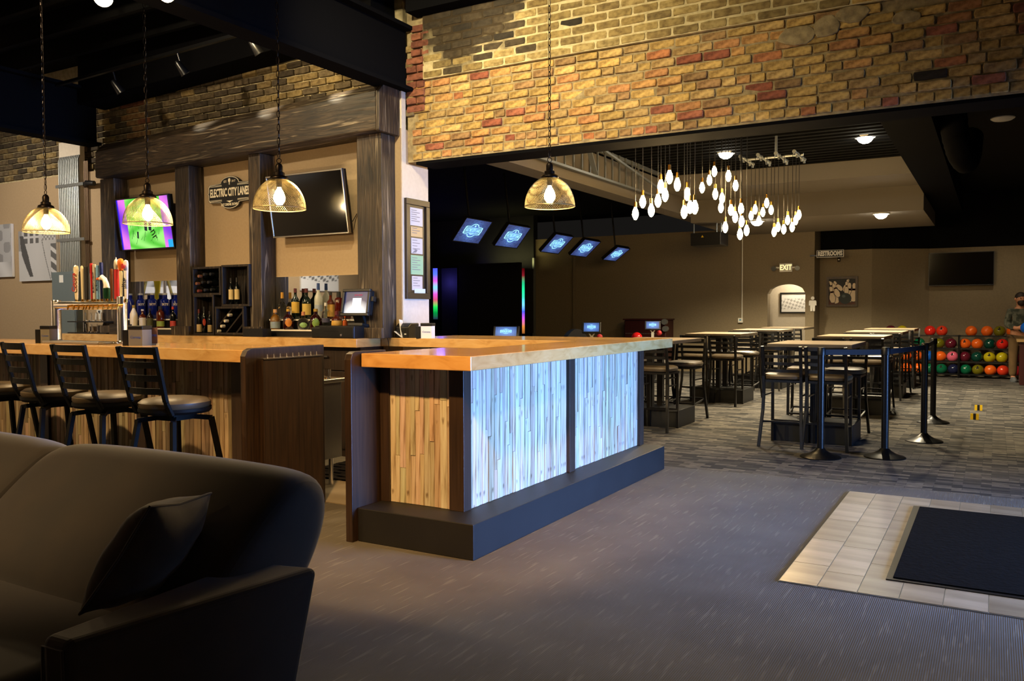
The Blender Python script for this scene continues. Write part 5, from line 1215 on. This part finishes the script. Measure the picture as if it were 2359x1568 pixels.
# ------------------------------------------------------------------ downlights, ducts
for i, p in enumerate(DOWN):
    t = thing('downlight', 'round bright ceiling downlight, %s' % ('above the chandelier frame', 'beside the dark steel beam', 'under the low soffit beside the exit sign end', 'under the low soffit behind the hanging bulbs')[i], 'ceiling light', p, 0, 'downlights', world=False)
    MB().lathe([(.10, -.012), (.125, -.012), (.13, .0), (.13, .012), (0, .012)], 24).build('trim_ring', 'white', t, smooth=True); MB().lathe([(0, -.085), (.04, -.08), (.075, -.06), (.095, -.03), (.10, -.012), (0, -.0119)], 24).build('lens', 'led', t, smooth=True)
p = at_z(2310, 273, 3.608); t = thing('downlight', 'unlit ceiling fitting in the dark corner above the ball racks', 'ceiling light', p, 0, 'downlights', world=False); MB().lathe([(0, -.03), (.10, -.02), (.13, .0), (.13, .0115), (0, .0118)], 20).build('lens', 'white', t, smooth=True)
q = [EYE+_ray(x, y)*d for x, y, d in ((2195, 250, 8.6), (2200, 310, 8.7), (2212, 352, 8.7), (2225, 372, 8.8), (2232, 350, 9.1), (2236, 310, 9.3))]
b = MB(); pp = []
for i in range(len(q)-1):
    for k in range(6): pp.append(q[i].lerp(q[i+1], k/6))
b.tube(pp, .12, 16, rs=[.125+.006*(i % 2) for i in range(len(pp))]); tag(b.build('flexible_duct', 'charcoal', smooth=True), 'dark ribbed flexible duct bending under the ceiling beside the steel beam', 'duct')

# ------------------------------------------------------------------ lane screens
def lane_screen(w, h, t):
    b = MB(); nx, ny = 26, 18
    for i in range(nx):
        for j in range(ny):
            u, v = (i+.5)/nx, (j+.5)/ny; d = math.hypot((u-.5)*1.25, (v-.5)*.9); k = max(0, 1-d/.62)
            n_ = .75+.5*((math.sin(i*12.9898+j*78.233)*43758.5453) % 1)
            c = (.04+.14*k*k, .06+.36*k*k, .19+.95*k*k); c = tuple(x*n_ for x in c)
            flat(b, [(-w/2+w*p, t+h*e) for p, e in ((i/nx, j/ny), ((i+1)/nx, j/ny), ((i+1)/nx, (j+1)/ny), (i/nx, (j+1)/ny))], -.0262, c+(1,))
    return b
M['neon'] = emit('cyan_screen_logo', (.35, .85, 1.0, 1), 1.6)
def logo(parent, cx, cz, W, Hh, y, s=1):
    o_ = lanes_outline(W, Hh); b = MB()
    def band(k0, k1):
        a, c = [(x*k0, z*k0) for x, z in o_], [(x*k1, z*k1) for x, z in o_]; n = len(a)
        for i in range(n): j = (i+1) % n; b.add([(cx+x, y, cz+z) for x, z in (a[i], a[j], c[j], c[i])], [(0, 1, 2, 3)])
    band(1.0, .90)
    for z in (.36, -.36): b.poly([(cx-W*.85, y, cz+Hh*z-Hh*.03), (cx+W*.85, y, cz+Hh*z-Hh*.03), (cx+W*.85, y, cz+Hh*z+Hh*.03), (cx-W*.85, y, cz+Hh*z+Hh*.03)])
    b.prism([(cx+math.cos(2*PI*i/10)*W*.08, y, cz+Hh*.66+math.sin(2*PI*i/10)*Hh*.14) for i in range(10)], (0, .0005, 0))
    b.prism([(cx-W*.3, y, cz-Hh*.48), (cx+W*.3, y, cz-Hh*.48), (cx, y, cz-Hh*.62)], (0, .0005, 0))
    o = b.build('logo', 'neon', parent)
    text('lettering', 'ELECTRIC CITY LANES', Hh*.62, (cx, y-.001, cz), '-y', 'neon', parent, W*1.72/(Hh*.62*10.6), .0003, bold=.001)
    return o
LS = [((1057, 496), (1118, 504), (1092, 557), (1031, 551)), ((1153, 509), (1205, 518), (1182, 568), (1129, 562)), ((1260, 528), (1301, 534), (1279, 580), (1237, 576)), ((1326, 540), (1364, 545), (1344, 589), (1306, 583)), ((1402, 555), (1433, 559), (1412, 598), (1384, 594))]
for i, q in enumerate(LS):
    X = -7.0; tl_, tr_, br_, bl_ = [at_x(x, y, X) for x, y in q]
    yc = (tl_.y+tr_.y+br_.y+bl_.y)/4; w = ((tr_.y-tl_.y)+(br_.y-bl_.y))/2; zb = (bl_.z+br_.z)/2; zt = (tl_.z+tr_.z)/2; h = (zt-zb)*1.12
    dy = ((tl_.y+tr_.y)-(bl_.y+br_.y))/2; tilt = math.asin(min(.8, max(.1, dy*.83/h)))
    lab = 'hanging lane score screen with glowing blue logo, %s from the front bar' % ('first', 'second', 'third', 'fourth', 'fifth')[i]
    def scr(T, w_, h_, t_):
        o = lane_screen(w_, h_, t_).build('screen', 'screen', T); logo(o, 0, t_+h_*.52, w_*.34, h_*.30, -.0275)
    T = tv(lab, (X-dy*.15, yc, zb), w, h, tilt, PI/2, screen=scr, t=.012, name='lane_screen', group='hanging lane score screens')
    for c_ in list(T.children):
        if c_.name.startswith('wall_bracket'): bpy.data.objects.remove(c_)
    b = MB(); b.cyl((0, .07, h*.6), (0, .07+math.sin(tilt)*(3.6-zb), h*.6+(3.6-zb-h*.6)*math.cos(tilt)*1.02), .018, n=8).box(-.1, .1, .05, .07, h*.35, h*.7); b.build('ceiling_pole', 'black_metal', T)
# ------------------------------------------------------------------ pin deck end
def led_strip(label, px, y0, y1, Y, cells, wpx=13):
    a, c = at_y(px-wpx/2, y0, Y), at_y(px+wpx/2, y1, Y); n = 40
    def colf(v):
        s = v*(len(cells)-1); i = min(int(s), len(cells)-2); f = s-i
        return tuple(p*(1-f)+q_*f for p, q_ in zip(cells[i], cells[i+1]))
    t = thing('led_strip', label, 'light strip', (a.x, Y, c.z), 0, 'coloured light strips at the lanes')
    MB().box(a.x-.01, c.x+.01, Y, 17.699, c.z, a.z).build('channel', 'black_plastic', t); b = MB()
    for i in range(n):
        z0, z1 = a.z+(c.z-a.z)*i/n, a.z+(c.z-a.z)*(i+1)/n; b.poly([(a.x, Y-.002, z1), (c.x, Y-.002, z1), (c.x, Y-.002, z0), (a.x, Y-.002, z0)], 0, colf((i+.5)/n)+(1,))
    b.build('diffuser', 'screen', t)
BLU, CYA, MAG, GRN, RED, ORN, DRK = (.10, .12, 1.6), (.25, .9, 1.6), (.9, .12, .8), (.02, .9, .12), (.25, .01, .02), (.9, .3, .06), (.02, .02, .08)
YP = 17.2
led_strip('vertical coloured light strip shining blue, pink and green, nearest the pale wall end', 1003, 618, 735, YP, [BLU, (.12, .25, 1.4), MAG, CYA, MAG, (.8, .1, .2), GRN, (.0, .3, .05), DRK], 11)
led_strip('vertical coloured light strip shining green, blue and orange beside the black masking panel', 1203, 618, 768, YP, [(.06, .0, .0), RED, (.02, .6, .25), (.02, 1.0, .4), (.05, .9, .6), CYA, BLU, MAG, ORN, (.3, .1, .02)], 12)
a, c = at_y(1056, 609, 17.0), at_y(1198, 800, 17.0)
t = thing('masking_panel', 'tall black masking panel standing before the lane wall', 'panel', ((a.x+c.x)/2, 17.0, 0)); MB().box(a.x, c.x, 17.0, 17.1, 0, a.z).build('board', 'gap', t); MB().box(a.x+.3, c.x-.3, 17.2, 17.23, a.z-.02, a.z+.0).build('top_light_strip', emit('yellow_glow', (.8, .75, .25, 1), 2.5), t)
lamp('strip_glow_blue', 'POINT', tuple(at_y(1015, 650, 17.0)), 9, (.15, .12, 1.0), shadow_soft_size=.1); lamp('strip_glow_yellow', 'AREA', ((a.x+c.x)/2+.3, 17.25, a.z+.02), 7, (.9, .8, .3), ((a.x+c.x)/2+.3, 17.6, a.z+1), size=1.2, shape='RECTANGLE', size_y=.08)
a, c = at_y(1017, 618, 17.3), at_y(1054, 800, 17.3); t = thing('masking_panel', 'narrow dark panel washed by blue light', 'panel', ((a.x+c.x)/2, 17.3, 0), 0); MB().box(a.x, c.x, 17.3, 17.36, 0, a.z).build('board', 'dark_wall', t)
for px in (1230, 1318):
    a = at_y(px, 560, 17.66); w_ = .05
    struct('trim_5', MB().box(a.x-w_/2, a.x+w_/2, 17.62 if px < 1300 else 17.74, 17.70 if px < 1300 else 17.80, 0, 2.6), 'galv' if px < 1300 else 'olive')
# consoles of the lanes
for i, ((x0, y0), (x1, y1), d, lab) in enumerate((((1141, 752), (1190, 776), 10.5, 'lane console with lit tilted screen, nearest the front bar'), ((1345, 743), (1380, 764), 13.3, 'lane console with lit tilted screen on a white forked stand, in the middle'), ((1489, 740), (1518, 757), 15.5, 'lane console with lit tilted screen on a white forked stand, before the dark red cabinet'))):
    c = EYE+_ray((x0+x1)/2, (y0+y1)/2)*d; w = (x1-x0)*d/F_PX; h = (y1-y0)*d/F_PX
    t = thing('lane_console', lab, 'console', (c.x, c.y, 0), .35, 'lane consoles', world=False)
    hd = MB().box(-w*.62, w*.62, .0, .05, -h*.62, h*.62).build('housing', 'black_plastic', t, bevel=.008); hd.location = (0, 0, c.z); hd.rotation_euler = (-.35, 0, 0)
    s_ = MB(); n = 10
    for ii in range(n):
        for jj in range(8):
            u, v = (ii+.5)/n, (jj+.5)/8; k = max(0, 1-math.hypot(u-.5, v-.5)/.6); flat(s_, [(-w/2+w*p, -h/2+h*e) for p, e in ((ii/n, jj/8), ((ii+1)/n, jj/8), ((ii+1)/n, (jj+1)/8), (ii/n, (jj+1)/8))], -.003, (.06+.14*k, .12+.3*k, .34+.7*k, 1))
    so = s_.build('screen', 'screen', hd); logo(so, 0, .005, w*.28, h*.26, -.005)
    MB().bar((-.05, .05, c.z-h*.6), (0, .05, c.z-h*1.1), .02, .02).bar((.05, .05, c.z-h*.6), (0, .05, c.z-h*1.1), .02, .02).bar((-.05, .05, c.z-h*.62), (.05, .05, c.z-h*.62), .02, .02).bar((0, .05, c.z-h*1.05), (0, .05, .03), .05, .05).build('forked_stand', 'white', t)
    MB().lathe([(.2, 0), (.2, .02), (.05, .05), (0, .05)], 18, (0, .05, 0)).build('foot', 'black_plastic', t, smooth=True)
    MB().ball((.12, .12, c.z-h*1.1), .05, 10, 8).build('red_knob', lab_mat('#b0141a'), t, smooth=True)
M['dark_red'] = noisy('dark_red_enamel', '#2e0808', '#3a0c0a', (3, 3, 3), .45)
a, c = at_y(1438, 737, 17.1), at_y(1534, 780, 17.1)
t = thing('game_cabinet', 'dark red cabinet with round knobs along the lane wall', 'cabinet', ((a.x+c.x)/2, 17.1, 0)); MB().box(a.x, c.x, 17.1, 17.6, 0, a.z).build('body', 'dark_red', t, bevel=.02); MB().box(a.x-.02, c.x+.02, 17.07, 17.6, a.z, a.z+.03).build('top_board', 'dark_red', t)
for (px, py) in ((1535, 741), (1537, 757)):
    k = at_y(px, py, 17.1); MB().cyl((k.x-.02, 17.0, k.z), (k.x-.02, 17.1, k.z), .06, n=14).build('knob', 'galv', t)
b = MB()
for i in range(20): b.box(a.x+.04+i*(c.x-a.x-.08)/20, a.x+.055+i*(c.x-a.x-.08)/20, 17.095, 17.1, at_y(1480, 768, 17.1).z-.01, at_y(1480, 768, 17.1).z+.01)
b.build('stud', 'galv', t)['kind'] = 'stuff'
tag(MB().ball(tuple(at_x(1467, 778, -6.0)), .11, 18, 12).build('bowling_ball', mat('ball_red_gloss', '#b01818', .15), smooth=True), 'red bowling ball on the return by the dark red cabinet', 'bowling ball')
p = at_x(1467, 790, -6.0); br2 = thing('ball_return', 'low black ball return behind the end of the front bar', 'ball return', (p.x, p.y, 0)); MB().box(p.x-.5, p.x+.3, p.y-.3, p.y+.3, 0, at_x(1467, 778, -6.0).z-.112).build('body', 'black_plastic', br2, bevel=.03); MB().box(p.x-.45, p.x+.25, p.y-.16, p.y-.13, at_x(1467, 778, -6.0).z-.111, at_x(1467, 778, -6.0).z-.06).build('rail', 'galv', br2)
p = at_x(1320, 790, -6.2); s_ = MB(); pts = []
sb = thing('lane_bench', 'black curved lane bench behind the front bar', 'bench', (p.x, p.y, 0)); z_ = at_x(1320, 757, -6.2).z
s_.prism([(p.x, p.y-.7+1.4*i/12, .35+(z_-.35)*math.sin(PI*i/12)**.5) for i in range(13)], (.08, 0, 0)); s_.build('backrest', 'black_plastic', sb); MB().box(p.x+.08, p.x+.5, p.y-.7, p.y+.7, .36, .44).build('seat', 'black_plastic', sb); MB().box(p.x+.02, p.x+.4, p.y-.5, p.y+.5, 0, .36).build('base', 'black_plastic', sb)
# ceiling speaker box
a, c = at_y(1591, 537, 15.0), at_y(1660, 563, 15.0)
t = thing('ceiling_projector', 'dark box hung on thin rods before the lane wall', 'projector', ((a.x+c.x)/2, 15.2, c.z)); MB().box(a.x, c.x, 15.0, 15.5, c.z, a.z).build('body', 'black_plastic', t, bevel=.01)
for x in (a.x+.03, c.x-.1, c.x-.02): MB().cyl((x, 15.1, c.z+.02), (x, 15.1, 3.6), .012, n=6).build('rod', 'galv', t)
k = at_y(1618, 544, 14.995); MB().prism([(k.x-.025, 14.997, k.z-.02), (k.x+.025, 14.997, k.z-.02), (k.x, 14.997, k.z+.022)], (0, .002, 0)).build('warning_sign', 'yellow', t)

# ------------------------------------------------------------------ things on the far walls
Y0 = 17.79
a, c = at_y(1797, 607, Y0), at_y(1826, 626, Y0); cx, cz = (a.x+c.x)/2, (a.z+c.z)/2
ex = thing('exit_sign', 'white exit sign with two emergency lamp heads above the arch', 'exit sign', (cx, Y0, cz)); MB().box(a.x, c.x, Y0-.06, Y0-.001, c.z, a.z).build('housing', 'white', ex, bevel=.006)
text('lettering', 'EXIT', (a.z-c.z)*.85, (cx, Y0-.062, cz), '-y', emit('exit_letters', (1.0, .78, .35, 1), 1.3), ex, .78, .001, bold=.004)
for s in (-1, 1):
    MB().bar((cx+s*.13, Y0-.03, cz), (cx+s*.20, Y0-.05, cz+.005), .03, .03).build('lamp_arm', 'white', ex); MB().lathe([(.03, 0), (.045, .02), (.05, .07), (0, .07)], 14, (cx+s*.22, Y0-.04, cz), axis=(s*.3, -1, -.3)).build('lamp_head', 'galv', ex, smooth=True)
k = at_y(1711, 545, Y0); z1 = at_y(1708, 737, Y0).z
th = thing('thermostat', 'small white thermostat at the foot of a thin white conduit', 'thermostat', (k.x-.03, Y0, z1)); MB().box(k.x-.08, k.x+.02, Y0-.045, Y0-.001, z1-.055, z1+.045).build('body', 'white', th, bevel=.006); MB().box(k.x-.05, k.x-.01, Y0-.047, Y0-.045, z1-.01, z1+.018).build('display', lab_mat('#4aa0c8'), th)
MB().cyl((k.x, Y0-.02, z1+.045), (k.x, Y0-.02, k.z+.05), .012, n=8).build('conduit', 'white', th, smooth=True)
# men's room figure
k = at_y(1872, 700, Y0-.02); mn = thing('restroom_figure', 'pale wooden standing-man restroom symbol beside the arch', 'sign', (k.x, Y0, k.z)); s_ = .145
MB().prism([(k.x+math.cos(2*PI*i/12)*.035, Y0-.02, k.z+s_*.82+math.sin(2*PI*i/12)*.035) for i in range(12)], (0, .018, 0)).build('head', 'paper', mn)
MB().prism([(k.x+x*s_, Y0-.02, k.z+z*s_) for x, z in ((-.42, .5), (.42, .5), (.5, .35), (.5, -.2), (.36, -.2), (.34, .2), (.3, -1.0), (.05, -1.0), (0, -.3), (-.05, -1.0), (-.3, -1.0), (-.34, .2), (-.36, -.2), (-.5, -.2), (-.5, .35))], (0, .018, 0)).build('body', 'paper', mn)
# picture in the corridor
a, c = at_y(1801, 677, 18.74), at_y(1862, 718, 18.74)
def f_town(u, v): return .75-.35*(math.sin(31*u+9*v)*math.sin(17*u-22*v) > .1)*(.15 < v < .75)
pf = canvas('picture_frame', 'framed pale drawing of a town hanging in the arch', a.x, c.x, c.z, a.z, 18.73, f_town, 40, 26, .015)
b = ring_frame(c.x-a.x+.06, a.z-c.z+.06, .03, 0, .03); b.v = [(x, y-.03, z-.03) for x, y, z in b.v]; b.build('frame', 'black_plastic', pf)
# restrooms sign + painting
YR = 17.76
a, c = at_y(1882, 577, YR), at_y(1944, 591.5, YR); rs = thing('restroom_sign', 'black restrooms sign with white letters', 'sign', ((a.x+c.x)/2, YR, c.z)); MB().box(a.x, c.x, YR-.03, YR-.001, c.z, a.z).build('board', 'paper', rs); MB().box(a.x+.008, c.x-.008, YR-.032, YR-.03, c.z+.008, a.z-.008).build('face', 'sign_black', rs)
MB().box(-3.26, (a.x+c.x)/2, 17.761, 17.799, c.z+.03, c.z+.06).build('bracket', 'black_metal', rs)
text('lettering', 'RESTROOMS', (a.z-c.z)*.86, ((a.x+c.x)/2, YR-.034, (a.z+c.z)/2), '-y', 'paper', rs, .66, .001, bold=.006)
YR = 18.39; k = at_y(1933, 598, YR); t = thing('wall_sensor', 'small brown wall box under the restrooms sign', 'wall box', (k.x, YR, k.z)); MB().box(k.x-.03, k.x+.03, YR-.03, YR-.001, k.z-.045, k.z+.045).build('body', 'bronze', t, bevel=.004); MB().cyl((k.x, YR-.034, k.z), (k.x, YR-.03, k.z), .014, n=12).build('lens', 'paper', t)
a, c = at_y(1905, 638, YR), at_y(1976, 706, YR); pw, ph = c.x-a.x, a.z-c.z
pt = thing('painting', 'framed painting of scattering bowling pins and a dark ball', 'painting', ((a.x+c.x)/2, YR, (a.z+c.z)/2))
b = ring_frame(pw, ph, .045, 0, .04); b.v = [(x+(a.x+c.x)/2, y+YR-.041, z+c.z) for x, y, z in b.v]; b.build('frame', lam('painting_frame_wood', 2, '#2e2014', '#4a3420'), pt)
b = MB(); b.poly([(a.x+.04, YR-.01, c.z+.04), (c.x-.04, YR-.01, c.z+.04), (c.x-.04, YR-.01, a.z-.04), (a.x+.04, YR-.01, a.z-.04)], 0, hx('#1a1a16')); b.poly([(a.x+.04, YR-.011, c.z+.04), (c.x-.04, YR-.011, c.z+.04), (c.x-.04, YR-.011, c.z+.12), (a.x+.04, YR-.011, c.z+.16)], 0, hx('#5a2e1a'))
def pin(u, v, ang, s, yy):
    pr_ = [(.0, 0), (.10, .02), (.17, .25), (.15, .42), (.07, .62), (.065, .72), (.09, .85), (.07, .96), (0, 1.0)]; pts = [(x, z) for x, z in pr_]+[(-x, z) for x, z in reversed(pr_[1:-1])]; ca, sa = math.cos(ang), math.sin(ang)
    f = lambda x, z: (a.x+.04+(pw-.08)*u+s*(x*ca-z*sa), yy, c.z+.04+(ph-.08)*v+s*(x*sa+z*ca))
    b.poly([(q[0], yy+.0003, q[2]) for q in [f(x*1.2, z*1.05-.025) for x, z in pts]], 0, hx('#2a1a12')); b.poly([f(x, z) for x, z in pts], 0, hx('#ecd6b8')); b.poly([f(x, z) for x, z in ((.08, .60), (.07, .70), (-.07, .70), (-.08, .60))], 0, hx('#a83a28'))
for i, (u, v, an, s) in enumerate(((.33, .70, 1.0, .2), (.50, .55, .7, .25), (.58, .50, -.3, .27), (.74, .52, .1, .24), (.14, .42, .15, .26), (.32, .06, .4, .38), (.17, .08, .15, .34), (.38, .30, .4, .30), (.80, .10, .05, .40), (.91, .12, -.05, .38), (.66, .40, .0, .26))): pin(u, v, an, s, YR-.0125-i*.0006)
b.poly([(a.x+.04+(pw-.08)*.62+math.cos(2*PI*i/20)*.12, YR-.021, c.z+.04+(ph-.08)*.24+math.sin(2*PI*i/20)*.115) for i in range(20)], 0, hx('#2a3434')); b.poly([(a.x+.04+(pw-.08)*.62+math.cos(2*PI*i/12)*.035-.03, YR-.0215, c.z+.04+(ph-.08)*.33+math.sin(2*PI*i/12)*.03) for i in range(12)], 0, hx('#566464'))
b.build('canvas', 'print', pt)
# big television over the racks
a, c = at_y(2140, 583, 18.9), at_y(2290, 656, 18.9); tv('large black television on the wall above the ball racks', ((a.x+c.x)/2, 18.88, c.z), c.x-a.x, a.z-c.z, .03)

# ------------------------------------------------------------------ ball racks
YK = 18.55
def rack(label, pxa, pxb):
    xa, xb = at_y(pxa, 820, YK).x, at_y(pxb, 820, YK).x
    t = thing('ball_rack', label, 'rack', ((xa+xb)/2, YK, 0), 0, 'ball racks')
    for y in (773.5, 803, 833.5, 863):
        z = at_y(2250, y, YK-.12).z
        for dy in (-.075, .075): MB().box(xa, xb, YK+dy-.012, YK+dy+.012, z-.02, z+.008).build('rail', 'black_metal', t)
    zt = at_y(2250, 773.5, YK-.12).z
    for x in (xa-.02, xb):
        MB().box(x, x+.02, YK-.13, YK+.2, 0, zt+.01).build('side_frame', 'black_metal', t)
    return t
rack('black bowling ball rack behind the stanchions', 2030, 2207); rack('black bowling ball rack beside the standing person', 2211, 2375)
BC = {'red': '#d8281c', 'scarlet': '#d83a20', 'orange': '#e0601a', 'olive': '#6a6414', 'yellow': '#b8a818', 'green': '#0c5a3c', 'dark green': '#0a3a30', 'maroon': '#5a1626', 'blue': '#1456b8', 'navy': '#181c3a', 'pink': '#d8607a', 'crimson': '#9a2028'}
BM = {k: noisy('ball_'+k.replace(' ', '_'), v, v, (9, 9, 9), .12, 2, 0) for k, v in BC.items()}
for k, v in BC.items():
    pass
ROWS = [(761.5, 'top', [(2052, 'maroon'), (2073, 'yellow'), (2142.5, 'red'), (2166, 'scarlet'), (2237.5, 'orange'), (2274, 'orange'), (2300.6, 'olive'), (2323.6, 'orange')]),
        (791, 'second', [(2118, 'green'), (2163, 'olive'), (2187, 'maroon'), (2223, 'orange'), (2249, 'orange'), (2274.5, 'dark green'), (2299, 'red'), (2321, 'maroon')]),
        (821.5, 'third', [(2086, 'orange'), (2104, 'orange'), (2125, 'blue'), (2146, 'orange'), (2167, 'pink'), (2188, 'maroon'), (2248, 'dark green'), (2276, 'yellow'), (2299.5, 'yellow'), (2322, 'maroon')]),
        (851, 'bottom', [(2088, 'orange'), (2108, 'orange'), (2128, 'green'), (2150, 'green'), (2174, 'navy'), (2201, 'green'), (2224, 'olive'), (2249, 'orange'), (2276, 'scarlet'), (2299, 'crimson'), (2322, 'crimson')])]
RB = .104
ball_me = {k: MB().ball((0, 0, 0), RB, 20, 14).mesh('ball', BM[k], smooth=True) for k in BC}
hole_me = MB().cyl((0, 0, 0), (0, 0, .003), .014, n=10).mesh('finger_hole', 'gap')
OM = ('first', 'second', 'third', 'fourth', 'fifth', 'sixth', 'seventh', 'eighth', 'ninth', 'tenth', 'eleventh')
r_ = random.Random(2)
shelfz = [at_y(2250, y, YK-.12).z for y in (773.5, 803, 833.5, 863)]
for (yy, nm, lst), sz in zip(ROWS, shelfz):
    seen = {}; xprev = None
    for j, (px, col) in enumerate(lst):
        p = at_y(px, yy, YK); x = p.x
        if xprev is not None: x = max(x, xprev+RB*2.02)
        xprev = x
        o = bpy.data.objects.new('bowling_ball', ball_me[col]); COL.objects.link(o); o.location = (x, YK, sz+.008+math.sqrt(max(RB**2-.075**2, 0))+.010)
        tag(o, '%s bowling ball on the %s rack shelf, %s counted from the high tables' % (col, nm, OM[j]), 'bowling ball', 'bowling balls on the racks')
        if (j*7+len(nm)) % 3 == 0:
            for (u, v) in ((-.18, .35), (.02, .40), (-.06, .62)):
                d = Vector((u, -math.sqrt(max(0, 1-u*u-v*v)), v)); h_ = piece('finger_hole', hole_me, o, d*(RB-.001)); h_.rotation_euler = d.to_track_quat('Z', 'Y').to_euler()
# ------------------------------------------------------------------ counter and person at the far side
YC = 17.2
x0 = at_y(2350, 800, YC).x
t = thing('service_counter', 'dark red shoe counter with tan top beside the standing person', 'counter', (x0+.6, YC, 0)); MB().box(x0, x0+2.5, YC, YC+.6, 0, .76).build('front', 'dark_red', t); MB().box(x0-.05, x0+2.5, YC-.05, YC+.65, .76, .80).build('top', lab_mat('#b8935a'), t)
def skin(name, verts, edges, radii, m, parent, lev=1, root=0):
    me = bpy.data.meshes.new(name); me.from_pydata(verts, edges, []); o = bpy.data.objects.new(name, me); COL.objects.link(o); o.parent = parent; me.materials.append(M[m] if isinstance(m, str) else m)
    s_ = o.modifiers.new('Skin', 'SKIN'); s_.use_smooth_shade = True
    for i, r in enumerate(radii):
        sv = me.skin_vertices[0].data[i]; sv.radius = (r, r) if not isinstance(r, tuple) else r; sv.use_root = (i == root)
    d_ = o.modifiers.new('Subdivision', 'SUBSURF'); d_.levels = lev; d_.render_levels = lev+1; return o
M['skin'] = mat('skin_tone', '#b07a5a', .55); M['camo'] = noisy('camouflage_cloth', '#2e3226', '#5a5a4c', (14, 14, 14), .9, 4, .1, .003, lo=.42, hi=.58); M['khaki'] = noisy('khaki_cloth', '#5a4426', '#664e2e', (8, 8, 8), .9); M['hair'] = mat('dark_brown_hair', '#22140c', .7); M['shirt'] = mat('grey_tshirt', '#6a7078', .9)
pp = at_y(2347, 874, 17.95); pe = thing('person', 'bearded person in a camouflage jacket and khaki trousers holding a blue ball', 'person', (pp.x, 17.95, 0), .35, world=False)
Hs = 1.60/1.75
def S_(vs): return [(x*Hs, y*Hs, z*Hs) for x, y, z in vs]
bd = skin('body', S_([(0, 0, .95), (0, 0, 1.20), (0, 0, 1.42), (0, -.01, 1.50), (0, -.02, 1.58), (0, -.03, 1.66), (.16, 0, 1.40), (.22, .02, 1.14), (.14, -.20, 1.08), (.07, -.27, 1.10), (-.16, 0, 1.40), (-.22, .02, 1.14), (-.14, -.20, 1.08), (-.07, -.27, 1.10), (.10, 0, .90), (.11, -.01, .50), (.11, 0, .09), (.11, -.12, .04), (-.10, 0, .90), (-.11, -.01, .50), (-.11, 0, .09), (-.11, -.12, .04)]),
    [(0, 1), (1, 2), (2, 3), (3, 4), (4, 5), (2, 6), (6, 7), (7, 8), (8, 9), (2, 10), (10, 11), (11, 12), (12, 13), (0, 14), (14, 15), (15, 16), (16, 17), (0, 18), (18, 19), (19, 20), (20, 21)],
    [.13, .13, .13, .055, .075, .08, .06, .045, .035, .035, .06, .045, .035, .035, .085, .06, .042, .04, .085, .06, .042, .04], 'skin', pe, 1)
skin('jacket', S_([(0, 0, .90), (0, 0, 1.18), (0, 0, 1.42), (0, -.005, 1.475), (.175, 0, 1.41), (.235, .02, 1.14), (.155, -.175, 1.085), (-.175, 0, 1.41), (-.235, .02, 1.14), (-.155, -.175, 1.085)]), [(0, 1), (1, 2), (2, 3), (2, 4), (4, 5), (5, 6), (2, 7), (7, 8), (8, 9)], [(.175, .13), (.17, .13), (.17, .125), .08, .078, .065, .05, .078, .065, .05], 'camo', pe)
skin('trousers', S_([(0, 0, .93), (.10, 0, .86), (.115, -.01, .5), (.115, .0, .10), (-.10, 0, .86), (-.115, -.01, .5), (-.115, 0, .10)]), [(0, 1), (1, 2), (2, 3), (0, 4), (4, 5), (5, 6)], [(.155, .125), .105, .08, .068, .105, .08, .068], 'khaki', pe)
for s in (-1, 1):
    MB().lathe([(0, 0), (.05, 0), (.055, .03), (.045, .06), (.03, .09), (0, .095)], 14, (s*.105, -.04, 0), sy=1.9).build('shoe', lab_mat('#5a5e62'), pe, smooth=True)
b = MB(); b.ball((0, -.025*Hs, 1.665*Hs), .085, 16, 12, sz=1.28); hd = b.build('head', 'skin', pe, smooth=True)
b = MB(); b.ball((0, -.010, 1.70*Hs), .092, 16, 10, sz=1.05); b.v = [(x, max(y, -.055) if z < 1.70*Hs else y, max(z, 1.62*Hs)) for x, y, z in b.v]; b.build('hair', 'hair', hd, smooth=True)
b = MB(); b.ball((0, -.055, 1.60*Hs), .068, 14, 10, sz=1.1); b.v = [(x, y, min(z, 1.635*Hs)) for x, y, z in b.v]; b.build('beard', 'hair', hd, smooth=True)
b = MB(); b.prism([(-.012, -.105, 1.645*Hs), (.012, -.105, 1.645*Hs), (0, -.095, 1.69*Hs)], (0, -.025, -.004)); b.build('nose', 'skin', hd)
b = MB()
for s in (-1, 1): b.ball((s*.03, -.10, 1.68*Hs), .010, 8, 6)
b.build('eye', 'hair', hd, smooth=True)
for s in (-1, 1): MB().ball((s*.086, -.02, 1.665*Hs), .02, 8, 6, sz=1.5).build('ear', 'skin', hd, smooth=True)
for s in (-1, 1):
    b = MB()
    for k, (L, dx) in enumerate(((.062, -.024), (.072, -.008), (.068, .008), (.056, .024))):
        o_ = Vector((s*.088, -.235, 1.0+dx)); b.tube([o_, o_+Vector((-s*.01, -L*.55, -.004)), o_+Vector((-s*.035, -L*.85, -.010))], .009, 6, rs=[.010, .009, .007])
    o_ = Vector((s*.085, -.22, 1.028)); b.tube([o_, o_+Vector((-s*.02, -.025, .02)), o_+Vector((-s*.05, -.03, .022))], .009, 6, rs=[.011, .010, .008])
    b.ball((s*.09, -.22, 1.0), .034, 10, 8, sz=1.0); b.build('hand', 'skin', bd, smooth=True)
pm = Matrix.Translation((pp.x, 17.95, 0)) @ Matrix.Rotation(.35, 4, 'Z')
o = MB().ball((0, 0, 0), RB, 20, 14).build('bowling_ball', BM['blue'], smooth=True); o.location = pm @ Vector((0, -.30, 1.0)); tag(o, 'blue bowling ball held by the standing person', 'bowling ball')
bpy.context.view_layer.update()
